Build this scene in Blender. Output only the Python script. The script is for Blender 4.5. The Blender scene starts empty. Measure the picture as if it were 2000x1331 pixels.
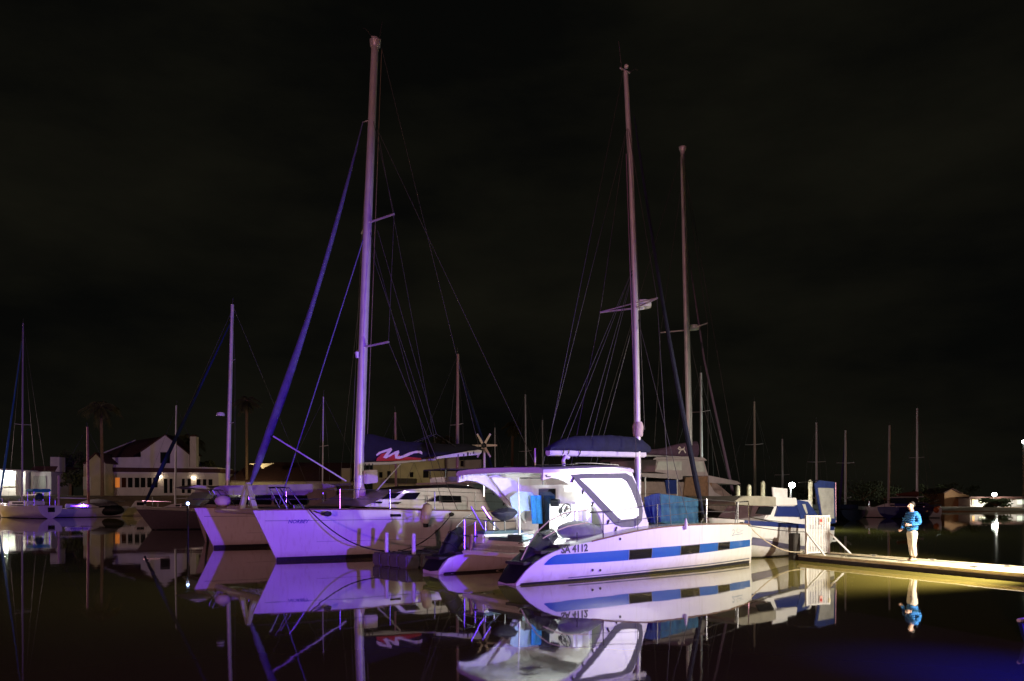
import bpy, bmesh, math, random
from mathutils import Vector, Matrix, noise as mnoise
random.seed(7)
PI = math.pi
S = bpy.context.scene
C = S.collection

# ------------------------------------------------------------------ camera
FPX, CX, HY, CAMH = 1556.0, 1000.0, 976.0, 2.04      # focal length in photo pixels, centre, horizon row, eye height
cd = bpy.data.cameras.new('camera'); cam = bpy.data.objects.new('camera', cd); C.objects.link(cam)
cam.location = (0, 0, CAMH); cam.rotation_euler = (PI / 2, 0, 0)
cd.sensor_width = 36.0; cd.lens = 36.0 * FPX / 2000.0
cd.shift_y = (HY - 665.5) / 2000.0
cd.clip_start = 0.1; cd.clip_end = 6000
S.camera = cam
S.render.resolution_x, S.render.resolution_y = 1024, 681

# ------------------------------------------------------------------ night sky
wd = bpy.data.worlds.new('World'); S.world = wd; wd.use_nodes = True
nt = wd.node_tree; bg = nt.nodes['Background']
tc = nt.nodes.new('ShaderNodeTexCoord'); mp = nt.nodes.new('ShaderNodeMapping'); mp.inputs['Scale'].default_value = (1.2, 1.2, 3.4)
nz = nt.nodes.new('ShaderNodeTexNoise'); nz.inputs['Scale'].default_value = 2.1; nz.inputs['Detail'].default_value = 6; nz.inputs['Roughness'].default_value = 0.55
cr = nt.nodes.new('ShaderNodeValToRGB')
cr.color_ramp.elements[0].position = 0.36; cr.color_ramp.elements[0].color = (0.0020, 0.0021, 0.0018, 1)
cr.color_ramp.elements[1].position = 0.66; cr.color_ramp.elements[1].color = (0.0062, 0.0059, 0.0038, 1)
nt.links.new(tc.outputs['Generated'], mp.inputs['Vector']); nt.links.new(mp.outputs['Vector'], nz.inputs['Vector'])
nt.links.new(nz.outputs['Fac'], cr.inputs['Fac']); nt.links.new(cr.outputs['Color'], bg.inputs['Color'])
bg.inputs['Strength'].default_value = 1.0

# ------------------------------------------------------------------ lamps of the harbour beside and behind the camera, plus added town fills
def aim(o, target):
    o.rotation_euler = (Vector(target) - Vector(o.location)).to_track_quat('-Z', 'Y').to_euler()
def spot(name, loc, target, power, col, size, blend, rad=0.25):
    l = bpy.data.lights.new(name, 'SPOT'); l.energy = power; l.color = col; l.spot_size = math.radians(size); l.spot_blend = blend
    l.shadow_soft_size = rad
    o = bpy.data.objects.new(name, l); C.objects.link(o); o.location = loc; aim(o, target); return o
def point(name, loc, power, col, rad=0.1, parent=None):
    l = bpy.data.lights.new(name, 'POINT'); l.energy = power; l.color = col; l.shadow_soft_size = rad
    o = bpy.data.objects.new(name, l); C.objects.link(o); o.location = loc; o.parent = parent; return o
spot('violet_party_light', (15.6, -13.7, 0.80), (-9.8, 28.4, 1.5), 74000, (0.155, 0.035, 1.0), 38, 0.8, 0.18)
spot('dock_floodlight', (13.35, 20.2, 3.0), (9.0, 23.6, 0.0), 4500, (1.0, 0.90, 0.76), 130, 0.5, 0.15)
point('street_light_behind', (-22, -44, 2.3), 37000, (1.0, 0.43, 0.50), 0.3)
spot('blue_quay_light', (7.3, 7.0, 3.0), (6.1, 8.8, 0), 2100, (0.0, 0.004, 1.0), 54, 1.0, 0.1)
point('town_fill_light', (-66, 92, 9), 9500, (1.0, 0.70, 0.66), 0.4)  # unseen lamp added outside the view to brighten the left houses
point('town_fill_light', ((800 - CX) / FPX * 141, 141, 6.5), 260, (1.0, 0.80, 0.42), 0.3)  # unseen lamp added behind the sail cover to brighten the apartment block
point('town_fill_light', (80, 104, 9), 2600, (1.0, 0.38, 0.16), 0.4)  # unseen lamp added outside the view to brighten the right shore
S.view_settings.view_transform = 'Standard'; S.view_settings.look = 'None'
S.view_settings.exposure = 0; S.view_settings.gamma = 1; S.view_settings.use_curve_mapping = False
S.cycles.use_denoising = True
S.cycles.max_bounces = 8; S.cycles.sample_clamp_indirect = 4

# ------------------------------------------------------------------ materials
MAT = {}
def mat(name, col, rough=0.5, metal=0.0, var=0.12, scale=6.0, bump=0.0, coat=0.0, dirt=None, spec=0.5, scum=None):
    if name in MAT: return MAT[name]
    m = bpy.data.materials.new(name); m.use_nodes = True; n = m.node_tree; b = n.nodes['Principled BSDF']
    tcn = n.nodes.new('ShaderNodeTexCoord'); no = n.nodes.new('ShaderNodeTexNoise')
    no.inputs['Scale'].default_value = scale; no.inputs['Detail'].default_value = 5
    n.links.new(tcn.outputs['Object'], no.inputs['Vector'])
    r = n.nodes.new('ShaderNodeValToRGB'); lo = 1 - var; hi = 1 + var * 0.5
    r.color_ramp.elements[0].position = 0.3; r.color_ramp.elements[1].position = 0.7
    r.color_ramp.elements[0].color = tuple(c * lo for c in col) + (1,)
    r.color_ramp.elements[1].color = tuple(min(1, c * hi) for c in col) + (1,)
    n.links.new(no.outputs['Fac'], r.inputs['Fac'])
    src = r.outputs['Color']
    if dirt:                                                      # streaks running down, as weather leaves them
        mpn = n.nodes.new('ShaderNodeMapping'); mpn.inputs['Scale'].default_value = (5, 5, 0.5)
        n2 = n.nodes.new('ShaderNodeTexNoise'); n2.inputs['Scale'].default_value = 2.2; n2.inputs['Detail'].default_value = 7
        n.links.new(tcn.outputs['Object'], mpn.inputs['Vector']); n.links.new(mpn.outputs['Vector'], n2.inputs['Vector'])
        r2 = n.nodes.new('ShaderNodeValToRGB'); r2.color_ramp.elements[0].position = 0.54; r2.color_ramp.elements[1].position = 0.8
        r2.color_ramp.elements[0].color = (0, 0, 0, 1); r2.color_ramp.elements[1].color = (0.55, 0.55, 0.55, 1)
        n.links.new(n2.outputs['Fac'], r2.inputs['Fac'])
        mx = n.nodes.new('ShaderNodeMix'); mx.data_type = 'RGBA'; mx.inputs[7].default_value = tuple(dirt) + (1,)
        n.links.new(r2.outputs['Color'], mx.inputs[0]); n.links.new(src, mx.inputs[6]); src = mx.outputs[2]
    if scum:                                                      # yellow-brown growth stain just above the waterline
        sx = n.nodes.new('ShaderNodeSeparateXYZ'); n.links.new(tcn.outputs['Object'], sx.inputs[0])
        n3 = n.nodes.new('ShaderNodeTexNoise'); n3.inputs['Scale'].default_value = 3.5; n3.inputs['Detail'].default_value = 8; n.links.new(tcn.outputs['Object'], n3.inputs['Vector'])
        mr_ = n.nodes.new('ShaderNodeMapRange'); mr_.inputs['From Min'].default_value = 0.05; mr_.inputs['From Max'].default_value = 0.34; mr_.inputs['To Min'].default_value = 1; mr_.inputs['To Max'].default_value = 0; n.links.new(sx.outputs['Z'], mr_.inputs['Value'])
        mu = n.nodes.new('ShaderNodeMath'); mu.operation = 'MULTIPLY'; n.links.new(mr_.outputs['Result'], mu.inputs[0]); n.links.new(n3.outputs['Fac'], mu.inputs[1])
        m3 = n.nodes.new('ShaderNodeMix'); m3.data_type = 'RGBA'; m3.inputs[7].default_value = tuple(scum) + (1,); n.links.new(mu.outputs[0], m3.inputs[0]); n.links.new(src, m3.inputs[6]); src = m3.outputs[2]
    n.links.new(src, b.inputs['Base Color'])
    b.inputs['Roughness'].default_value = rough; b.inputs['Metallic'].default_value = metal
    b.inputs['Coat Weight'].default_value = coat; b.inputs['Specular IOR Level'].default_value = spec
    if bump:
        bp = n.nodes.new('ShaderNodeBump'); bp.inputs['Strength'].default_value = bump; bp.inputs['Distance'].default_value = 0.03
        nb = n.nodes.new('ShaderNodeTexNoise'); nb.inputs['Scale'].default_value = scale * 3; nb.inputs['Detail'].default_value = 4
        n.links.new(tcn.outputs['Object'], nb.inputs['Vector'])
        n.links.new(nb.outputs['Fac'], bp.inputs['Height']); n.links.new(bp.outputs['Normal'], b.inputs['Normal'])
    MAT[name] = m; return m
def emit(name, col, strength):
    if name in MAT: return MAT[name]
    m = bpy.data.materials.new(name); m.use_nodes = True; b = m.node_tree.nodes['Principled BSDF']
    b.inputs['Base Color'].default_value = tuple(col) + (1,); b.inputs['Emission Color'].default_value = tuple(col) + (1,)
    b.inputs['Emission Strength'].default_value = strength; MAT[name] = m; return m
GEL = mat('gelcoat_white', (0.80, 0.79, 0.77), 0.28, var=0.05, scale=1.3, dirt=(0.60, 0.56, 0.48), coat=0.3)
GELB = mat('gelcoat_white_aged', (0.76, 0.75, 0.72), 0.36, var=0.07, scale=1.0, dirt=(0.55, 0.50, 0.42), coat=0.2)
HULLW = mat('hull_white', (0.80, 0.79, 0.77), 0.30, var=0.06, scale=1.1, dirt=(0.58, 0.53, 0.44), coat=0.25, scum=(0.36, 0.28, 0.15))
HULLB = mat('hull_white_aged', (0.76, 0.75, 0.72), 0.36, var=0.08, scale=0.8, dirt=(0.52, 0.46, 0.38), coat=0.2, scum=(0.34, 0.26, 0.14))
DECK = mat('deck_nonskid', (0.66, 0.65, 0.60), 0.75, var=0.12, scale=9, bump=0.15)
ALU = mat('mast_aluminium', (0.72, 0.70, 0.69), 0.42, metal=0.25, var=0.1, scale=3)
STEEL = mat('stainless_steel', (0.75, 0.75, 0.76), 0.22, metal=1.0, var=0.05)
WIRE = mat('rigging_wire', (0.085, 0.08, 0.08), 0.6, metal=0.2, var=0.05)
ROPE = mat('rope_pale', (0.62, 0.52, 0.36), 0.85, var=0.25, scale=40)
ROPED = mat('rope_dark', (0.03, 0.03, 0.035), 0.85, var=0.2, scale=40)
NAVY = mat('navy_canvas', (0.010, 0.013, 0.042), 0.9, var=0.35, scale=4, bump=0.5)
NAVYD = mat('dark_navy_canvas', (0.007, 0.007, 0.017), 0.92, var=0.35, scale=4, bump=0.5)
BLUEC = mat('blue_canvas', (0.014, 0.035, 0.17), 0.85, var=0.3, scale=5, bump=0.4)
TEALC = mat('teal_blue_canvas', (0.03, 0.115, 0.20), 0.9, var=0.3, scale=5, bump=0.4)
PURC = mat('maroon_canvas', (0.10, 0.05, 0.09), 0.9, var=0.3, scale=4, bump=0.4)
GREYC = mat('grey_canvas', (0.16, 0.16, 0.17), 0.85, var=0.2, scale=6, bump=0.4)
TAUPEC = mat('taupe_awning', (0.30, 0.28, 0.22), 0.8, var=0.2, scale=2.5, bump=0.3)
SAIL = mat('furled_sail', (0.11, 0.11, 0.24), 0.8, var=0.25, scale=5, bump=0.5)
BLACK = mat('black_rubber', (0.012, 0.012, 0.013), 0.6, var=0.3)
PLAST = mat('black_plastic_wrap', (0.010, 0.011, 0.016), 0.16, var=0.3, scale=14, bump=1.0)
GLASS = mat('dark_window', (0.012, 0.013, 0.015), 0.06, var=0.2, spec=0.7)
BLUEST = mat('blue_stripe', (0.016, 0.115, 0.40), 0.3, var=0.06, coat=0.3)
NAVYST = mat('navy_stripe', (0.02, 0.035, 0.16), 0.35, var=0.1, coat=0.2)
GREYST = mat('grey_stripe', (0.16, 0.17, 0.20), 0.4, var=0.1)
BOOT = mat('dark_bottom_paint', (0.014, 0.013, 0.02), 0.7, var=0.4, scale=8)
LETT = mat('dark_lettering', (0.03, 0.02, 0.05), 0.5, var=0.1)
LETTB = mat('blue_lettering', (0.05, 0.05, 0.30), 0.5, var=0.1)
FRAMEG = mat('window_surround_grey', (0.10, 0.10, 0.13), 0.6, var=0.15, bump=0.2)
BLIND = emit('lit_window_blind', (1.0, 0.98, 0.93), 0.95)
WHITEP = mat('white_paint', (0.80, 0.79, 0.76), 0.5, var=0.08, scale=8)
CUSH = mat('teal_grey_cushion', (0.08, 0.13, 0.16), 0.8, var=0.2, scale=8, bump=0.3)
TOWEL = mat('blue_towel', (0.02, 0.17, 0.50), 0.95, var=0.2, scale=20, bump=0.5)
TOWELP = mat('pale_blue_sheet', (0.42, 0.58, 0.72), 0.95, var=0.15, scale=8, bump=0.3)
REDM = mat('red_paint', (0.45, 0.02, 0.02), 0.5, var=0.15)
ORNG = mat('orange_plastic', (0.65, 0.14, 0.03), 0.5, var=0.15)
LOGOR = mat('logo_red', (0.42, 0.012, 0.02), 0.7, var=0.1)
LOGOW = mat('logo_pale', (0.72, 0.62, 0.58), 0.7, var=0.1)
TEAK = mat('brown_teak', (0.22, 0.12, 0.07), 0.6, var=0.3, scale=7)
VINYL = mat('clear_vinyl_hazed', (0.48, 0.48, 0.44), 0.25, var=0.25, scale=3)
CONC = mat('pontoon_deck', (0.68, 0.60, 0.40), 0.85, var=0.2, scale=5, bump=0.3)
DARKW = mat('dark_timber', (0.035, 0.03, 0.025), 0.8, var=0.35, scale=7, bump=0.3)
CUBE = mat('grey_pontoon_plastic', (0.13, 0.125, 0.12), 0.6, var=0.3, scale=6, bump=0.2)
RENDW = mat('house_white_render', (0.62, 0.58, 0.57), 0.9, var=0.12, scale=0.6, bump=0.1)
RENDY = mat('house_cream_render', (0.50, 0.46, 0.30), 0.9, var=0.15, scale=0.6, bump=0.1)
ROOF = mat('red_roof', (0.065, 0.026, 0.022), 0.85, var=0.35, scale=3, bump=0.3)
BANK = mat('earth_bank', (0.20, 0.13, 0.08), 0.95, var=0.4, scale=0.5, bump=0.4)
GRASS = mat('dark_ground', (0.07, 0.07, 0.035), 0.95, var=0.4, scale=0.4, bump=0.3)
TRUNK = mat('palm_trunk', (0.20, 0.13, 0.08), 0.9, var=0.4, scale=5, bump=0.5)
FROND = mat('palm_frond', (0.085, 0.085, 0.03), 0.8, var=0.4, scale=2)
LEAF = mat('tree_leaf', (0.06, 0.08, 0.025), 0.8, var=0.5, scale=1)
PILE = mat('pale_timber_pile', (0.55, 0.42, 0.28), 0.85, var=0.3, scale=6)
WINW = emit('warm_lit_pane', (1.0, 0.30, 0.05), 0.35)
WINC = emit('cool_lit_wall_pane', (0.85, 0.95, 0.80), 0.55)
LAMP = emit('lamp_glass', (0.88, 1.0, 0.97), 90)
LAMPW = emit('warm_lamp_glass', (1.0, 0.85, 0.6), 14)
LAMPF = emit('far_lamp_glass', (0.97, 1.0, 0.92), 30)
LEDB = emit('blue_led', (0.35, 0.5, 1.0), 12)

# ------------------------------------------------------------------ geometry helpers
class Fr:
    """A level frame: origin on the water, x forward, y to the left. side() finds where a line of sight meets the plane y = const."""
    def __init__(s, x, y, deg):
        s.x, s.y, s.deg = x, y, deg; a = math.radians(deg); s.u = (math.cos(a), math.sin(a)); s.n = (-s.u[1], s.u[0])
    def w(s, x, y): return (s.x + x * s.u[0] + y * s.n[0], s.y + x * s.u[1] + y * s.n[1])
    def loc(s, X, Y): dx, dy = X - s.x, Y - s.y; return (dx * s.u[0] + dy * s.u[1], dx * s.n[0] + dy * s.n[1])
    def side(s, px, py, y0):
        dx = (px - CX) / FPX; o = s.loc(0, 0); d = (dx * s.u[0] + s.u[1], dx * s.n[0] + s.n[1]); t = (y0 - o[1]) / d[1]
        return (o[0] + t * d[0], CAMH + t * (HY - py) / FPX)
    def s3(s, px, py, y0): x, z = s.side(px, py, y0); return (x, y0, z)
    def cross(s, px, py, x0):
        dx = (px - CX) / FPX; o = s.loc(0, 0); d = (dx * s.u[0] + s.u[1], dx * s.n[0] + s.n[1]); t = (x0 - o[0]) / d[0]
        return (x0, o[1] + t * d[1], CAMH + t * (HY - py) / FPX)
def WX(px, d): return (px - CX) / FPX * d
def WZ(py, d): return CAMH + (HY - py) / FPX * d
WORLD = Fr(0, 0, 0)

class M:
    def __init__(s): s.v = []; s.f = []
    def add(s, vs, fs): o = len(s.v); s.v += [tuple(p) for p in vs]; s.f += [tuple(i + o for i in q) for q in fs]; return s
    def box(s, c, d, rz=0, ry=0, rx=0):
        R = Matrix.Rotation(rz, 3, 'Z') @ Matrix.Rotation(ry, 3, 'Y') @ Matrix.Rotation(rx, 3, 'X'); c = Vector(c)
        vs = [c + R @ Vector((x * d[0] / 2, y * d[1] / 2, z * d[2] / 2)) for x in (-1, 1) for y in (-1, 1) for z in (-1, 1)]
        return s.add(vs, [(0, 1, 3, 2), (4, 6, 7, 5), (0, 4, 5, 1), (2, 3, 7, 6), (0, 2, 6, 4), (1, 5, 7, 3)])
    def prism(s, poly, y0, y1, fn=None):
        n = len(poly); vs = [(x, y0, z) for x, z in poly] + [(x, y1, z) for x, z in poly]
        if fn: vs = [fn(p) for p in vs]
        return s.add(vs, [tuple(range(n)), tuple(range(2 * n - 1, n - 1, -1))] + [(i, i + n, (i + 1) % n + n, (i + 1) % n) for i in range(n)])
    def tube(s, pts, r, n=6, cap=True):
        pts = [Vector(p) for p in pts]; k = len(pts); rs = r if isinstance(r, (list, tuple)) else [r] * k
        rings = []; up = None
        for i, p in enumerate(pts):
            t = (pts[min(i + 1, k - 1)] - pts[max(i - 1, 0)]).normalized()
            if up is None: up = t.orthogonal().normalized()
            up = (up - t * up.dot(t)); up = up.normalized() if up.length > 1e-6 else t.orthogonal().normalized()
            b = t.cross(up)
            rings.append([p + (up * math.cos(2 * PI * j / n) + b * math.sin(2 * PI * j / n)) * rs[i] for j in range(n)])
        return s.loft(rings, cap)
    def loft(s, rings, cap=True, closed=True):
        n = len(rings[0]); vs = [p for r in rings for p in r]; fs = []
        for i in range(len(rings) - 1):
            for j in range(n if closed else n - 1):
                fs.append((i * n + j, i * n + (j + 1) % n, (i + 1) * n + (j + 1) % n, (i + 1) * n + j))
        if cap: fs += [tuple(range(n - 1, -1, -1)), tuple(range((len(rings) - 1) * n, len(rings) * n))]
        return s.add(vs, fs)
    def lathe(s, prof, c=(0, 0, 0), n=16, ax=(0, 0, 1)):
        q = Vector((0, 0, 1)).rotation_difference(Vector(ax)); c = Vector(c)
        return s.loft([[c + q @ Vector((r * math.cos(2 * PI * j / n), r * math.sin(2 * PI * j / n), z)) for j in range(n)] for r, z in prof])
    def sphere(s, c, r, n=12, sc=(1, 1, 1)):
        m = n // 2
        return s.loft([[(c[0] + sc[0] * r * math.sin(PI * max(.02, min(m - .02, i)) / m) * math.cos(2 * PI * j / n), c[1] + sc[1] * r * math.sin(PI * max(.02, min(m - .02, i)) / m) * math.sin(2 * PI * j / n), c[2] - sc[2] * r * math.cos(PI * i / m)) for j in range(n)] for i in range(m + 1)])
    def sheet(s, fn, nu, nv, th=0.012):
        """A draped cloth: fn(u,v) gives a point, thickness along the local normal."""
        P = [[Vector(fn(i / nu, j / nv)) for j in range(nv + 1)] for i in range(nu + 1)]; Q = []
        for i in range(nu + 1):
            row = []
            for j in range(nv + 1):
                a = P[min(i + 1, nu)][j] - P[max(i - 1, 0)][j]; b = P[i][min(j + 1, nv)] - P[i][max(j - 1, 0)]
                c = a.cross(b); row.append(P[i][j] + (c.normalized() if c.length > 1e-9 else Vector((0, 0, 1))) * th)
            Q.append(row)
        k = nv + 1; vs = [p for r in P for p in r] + [p for r in Q for p in r]; o = (nu + 1) * k; fs = []
        for i in range(nu):
            for j in range(nv):
                a = (i * k + j, i * k + j + 1, (i + 1) * k + j + 1, (i + 1) * k + j); fs.append(a[::-1]); fs.append(tuple(x + o for x in a))
        bd = [(i, 0) for i in range(nu)] + [(nu, j) for j in range(nv)] + [(i, nv) for i in range(nu, 0, -1)] + [(0, j) for j in range(nv, 0, -1)]
        for a, b in zip(bd, bd[1:] + bd[:1]):
            x, y = a[0] * k + a[1], b[0] * k + b[1]; fs.append((x, y, y + o, x + o))
        return s.add(vs, fs)
    def torus(s, c, R, r, ax=(0, 0, 1), n=24, m=6):
        q = Vector((0, 0, 1)).rotation_difference(Vector(ax)); c = Vector(c); rings = []
        for i in range(n):
            a = 2 * PI * i / n
            rings.append([c + q @ Vector(((R + r * math.cos(2 * PI * j / m)) * math.cos(a), (R + r * math.cos(2 * PI * j / m)) * math.sin(a), r * math.sin(2 * PI * j / m))) for j in range(m)])
        rings.append(rings[0]); return s.loft(rings, False)
    def build(s, name, m, parent=None, smooth=35, bevel=0):
        me = bpy.data.meshes.new(name); me.from_pydata(s.v, [], s.f); me.update()
        bm = bmesh.new(); bm.from_mesh(me); bmesh.ops.recalc_face_normals(bm, faces=bm.faces)
        if bevel: bmesh.ops.bevel(bm, geom=[e for e in bm.edges if len(e.link_faces) == 2 and e.calc_face_angle(0) > 0.6], offset=bevel, segments=2, affect='EDGES', clamp_overlap=True)
        bm.to_mesh(me); bm.free()
        if smooth:
            me.polygons.foreach_set('use_smooth', [True] * len(me.polygons)); me.set_sharp_from_angle(angle=math.radians(smooth))
        me.materials.append(m if not isinstance(m, str) else MAT[m])
        o = bpy.data.objects.new(name, me); C.objects.link(o)
        if parent: o.parent = parent
        return o
def thing(name, label, cat, fr=None, loc=(0, 0, 0), rz=0, group=None):
    o = bpy.data.objects.new(name, None); C.objects.link(o); o.empty_display_size = 0.2
    if fr: o.location = (fr.x, fr.y, 0); o.rotation_euler = (0, 0, math.radians(fr.deg))
    else: o.location = loc; o.rotation_euler = (0, 0, rz)
    return tag(o, label, cat, group)
def tag(o, label, cat, group=None):
    o['label'] = label; o['category'] = cat
    if group: o['group'] = group
    return o
def struct(o): o['kind'] = 'structure'; return o
def T(name, pts, r, m, parent, n=6): return M().tube(pts, r, n).build(name, m, parent)
def sag(a, b, dip, n=14): a, b = Vector(a), Vector(b); return [a.lerp(b, i / n) - Vector((0, 0, dip * 4 * (i / n) * (1 - i / n))) for i in range(n + 1)]
def lerp1(tab, x):
    if x <= tab[0][0]: return tab[0][1]
    for (a, p), (b, q) in zip(tab, tab[1:]):
        if x <= b: t = (x - a) / (b - a); return p + (q - p) * t
    return tab[-1][1]
def smoo(tab, x):                                              # smooth table look-up (Catmull-Rom)
    xs = [t[0] for t in tab]; ys = [t[1] for t in tab]; n = len(xs)
    if x <= xs[0]: return ys[0]
    if x >= xs[-1]: return ys[-1]
    for i in range(n - 1):
        if x <= xs[i + 1]:
            h = xs[i + 1] - xs[i]; t = (x - xs[i]) / h
            m0 = (ys[i + 1] - ys[max(i - 1, 0)]) / (xs[i + 1] - xs[max(i - 1, 0)]); m1 = (ys[min(i + 2, n - 1)] - ys[i]) / (xs[min(i + 2, n - 1)] - xs[i])
            return (2 * t**3 - 3 * t * t + 1) * ys[i] + (t**3 - 2 * t * t + t) * h * m0 + (-2 * t**3 + 3 * t * t) * ys[i + 1] + (t**3 - t * t) * h * m1
def text_geo(body, size, shear=0.0, bold=0.02):
    cu = bpy.data.curves.new('txt', 'FONT'); cu.body = body; cu.size = size; cu.shear = shear; cu.resolution_u = 3; cu.offset = size * bold
    o = bpy.data.objects.new('txt', cu); C.objects.link(o); dg = bpy.context.evaluated_depsgraph_get(); dg.update()
    me = bpy.data.meshes.new_from_object(o.evaluated_get(dg)); vs = [tuple(v.co[:2]) for v in me.vertices]; fs = [tuple(p.vertices) for p in me.polygons]
    bpy.data.objects.remove(o); bpy.data.meshes.remove(me); bpy.data.curves.remove(cu); return vs, fs
def stroke(pts, w):                                            # a brush stroke as a 2-D strip
    L, R = [], []
    for i, p in enumerate(pts):
        a = Vector(pts[max(i - 1, 0)]); b = Vector(pts[min(i + 1, len(pts) - 1)]); t = (b - a).normalized(); n = Vector((-t.y, t.x)); ww = w[i] if isinstance(w, list) else w
        L.append(Vector(p) + n * ww / 2); R.append(Vector(p) - n * ww / 2)
    k = len(pts); return [tuple(p) for p in L + R], [(i, i + 1, k + i + 1, k + i) for i in range(k - 1)]

class Hull:
    """A boat's hull as stations: table of half widths, table of sheer heights, keel depth, raked stem."""
    def __init__(s, L, hw, sheer, keel=0.4, yc=0.0, rake=0.0, x0=0.0, p=4.0, flare=0.0):
        s.L, s.hwt, s.sh, s.keel, s.yc, s.rake, s.x0, s.p, s.flare = L, hw, sheer, keel, yc, rake, x0, p, flare
    def hw(s, x): return smoo(s.hwt, x)
    def zs(s, x): return smoo(s.sh, x)
    def zk(s, x): f = (x - s.x0) / s.L; return -s.keel * min(1, 0.25 + 3.2 * f) * min(1, max(0.05, 3.0 * (1 - f) + 0.15))
    def prof(s, x, z):
        zk, zs = s.zk(x), s.zs(x); q = max(0.0, min(1.0, (z - zk) / max(1e-3, zs - zk))); return s.hw(x) * (1 - (1 - q) ** s.p) * (1 - s.flare * (1 - q))
    def out(s, x, z, side, off=0.0):
        """Point on the skin at true x, height z."""
        xs = s.x0 + (x - s.x0) / (1 + s.rake * max(z, 0) / s.L); return (x, s.yc + side * (s.prof(xs, z) + off), z)
    def mesh(s, n=26, k=9):
        rings = []
        for i in range(n + 1):
            t = i / n; x = s.x0 + s.L * (t if t < .5 else 1 - (1 - t) ** 1.35 * .5 / .5 ** 1.35); zs, zk = s.zs(x), s.zk(x); ring = []
            for sd in (1, -1):
                rng = range(k + 1) if sd == 1 else range(k - 1, -1, -1)
                for j in rng:
                    q = 1 - (j / k) ** 0.75; z = zk + (zs - zk) * q; y = s.hw(x) * (1 - (1 - q) ** s.p) * (1 - s.flare * (1 - q))
                    ring.append((s.x0 + (x - s.x0) * (1 + s.rake * max(z, 0) / s.L), s.yc + sd * y, z))
            ring.append((s.x0 + (x - s.x0) * (1 + s.rake * max(zs, 0) / s.L), s.yc, zs + 0.03 * min(1, s.hw(x) * 2)))
            rings.append(ring)
        return M().loft(rings)
    def band(s, za, zb, xa, xb, side, off=0.006, n=30, k=3):
        """A strip that lies on the skin between two height curves."""
        P = []
        for i in range(n + 1):
            x = xa + (xb - xa) * i / n; a = za(x); b = zb(x); P.append([s.out(x, a + (b - a) * j / k, side, off) for j in range(k + 1)])
        m = M(); kk = k + 1; m.add([p for r in P for p in r], [(i * kk + j, i * kk + j + 1, (i + 1) * kk + j + 1, (i + 1) * kk + j) for i in range(n) for j in range(k)]); return m
def masthead(parent, x, y, z, r=0.05):
    T('mast_crane', [(x - .25, y, z + .02), (x + .18, y, z + .02)], .03, ALU, parent)
    T('whip_antenna', [(x - .18, y, z), (x - .32, y, z + .8)], .012, WIRE, parent, 5)
    T('wind_vane', [(x + .15, y, z), (x + .42, y, z + .22), (x + .55, y, z + .22)], .012, WIRE, parent, 5)
def decal(fn, vs, fs, name, m, parent): return M().add([fn(u, v) for u, v in vs], fs).build(name, m, parent, smooth=0)

# ================================================================== water and land
wm = bpy.data.materials.new('harbour_water'); wm.use_nodes = True; n = wm.node_tree; b = n.nodes['Principled BSDF']
b.inputs['Base Color'].default_value = (0.25, 0.205, 0.045, 1); b.inputs['Roughness'].default_value = 0.025; b.inputs['IOR'].default_value = 1.333
tcn = n.nodes.new('ShaderNodeTexCoord'); mpn = n.nodes.new('ShaderNodeMapping'); mpn.inputs['Scale'].default_value = (1.0, 1.0, 1.0)
n1 = n.nodes.new('ShaderNodeTexNoise'); n1.inputs['Scale'].default_value = 0.7; n1.inputs['Detail'].default_value = 3
n.links.new(tcn.outputs['Object'], mpn.inputs['Vector']); n.links.new(mpn.outputs['Vector'], n1.inputs['Vector'])
bp = n.nodes.new('ShaderNodeBump'); bp.inputs['Strength'].default_value = 0.014; bp.inputs['Distance'].default_value = 0.12
n.links.new(n1.outputs['Fac'], bp.inputs['Height']); n.links.new(bp.outputs['Normal'], b.inputs['Normal'])
MAT['water'] = wm
struct(M().add([(-1500, -300, 0), (1500, -300, 0), (1500, 2500, 0), (-1500, 2500, 0)], [(0, 1, 2, 3)]).build('water', wm, smooth=0))
rows = [(133.0, -1.0), (133.6, 0.5), (136, 1.5), (139, 2.5), (142, 2.75), (700, 4.0), (2400, 4.0)]
low = lambda x: 1 - .78 * max(0, min(1, (x - 15) / 40))          # the shore drops towards the right
xs = [-1500, -500] + [-220 + 8 * i for i in range(56)] + [500, 1500]
G = M(); nx = len(xs)
G.add([(x, y + (1.6 * mnoise.noise((x * .06, 1, 0)) + .5 * mnoise.noise((x * .3, 2, 0)) if y < 143 else 0), z * (low(x) if z > 0 else 1) + (.15 * mnoise.noise((x * .09, y, 3)) if 0.4 < z < 4 else 0)) for y, z in rows for x in xs],
      [(i * nx + j, i * nx + j + 1, (i + 1) * nx + j + 1, (i + 1) * nx + j) for i in range(len(rows) - 1) for j in range(nx - 1)])
struct(G.build('shore_ground', BANK))

# ================================================================== near catamaran with the blue stripe
A = Fr(-1.18, 20.48, 40.1)
ca = thing('catamaran', 'white catamaran with blue stripe and brightly lit cockpit, registration SA 4112', 'catamaran', A)
shA = [(-.09, .05), (.12, .30), (.52, .59), (1.11, .81), (2.09, .96), (3.03, 1.09), (4.03, 1.21), (5.1, 1.28), (6.96, 1.31), (9.2, 1.27), (10.12, 1.22)]
hwA = [(-.09, .34), (.15, .40), (.5, .47), (1, .54), (3, .62), (5, .63), (7, .56), (8.5, .38), (9.5, .17), (10.12, .03)]
hulls = []
for yc, x0 in ((-1.75, -.09), (1.75, .1)):
    h = Hull(10.21 if yc < 0 else 10.0, hwA, shA if yc < 0 else [(.1, .10), (.25, .34), (.5, .48), (1.0, .55), (1.9, .60), (2.3, .92), (3.03, 1.09), (4.03, 1.21), (5.1, 1.28), (9.2, 1.27), (10.12, 1.22)], .42, yc, 0.0, x0); hulls.append(h)
hN, hF = hulls
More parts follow.
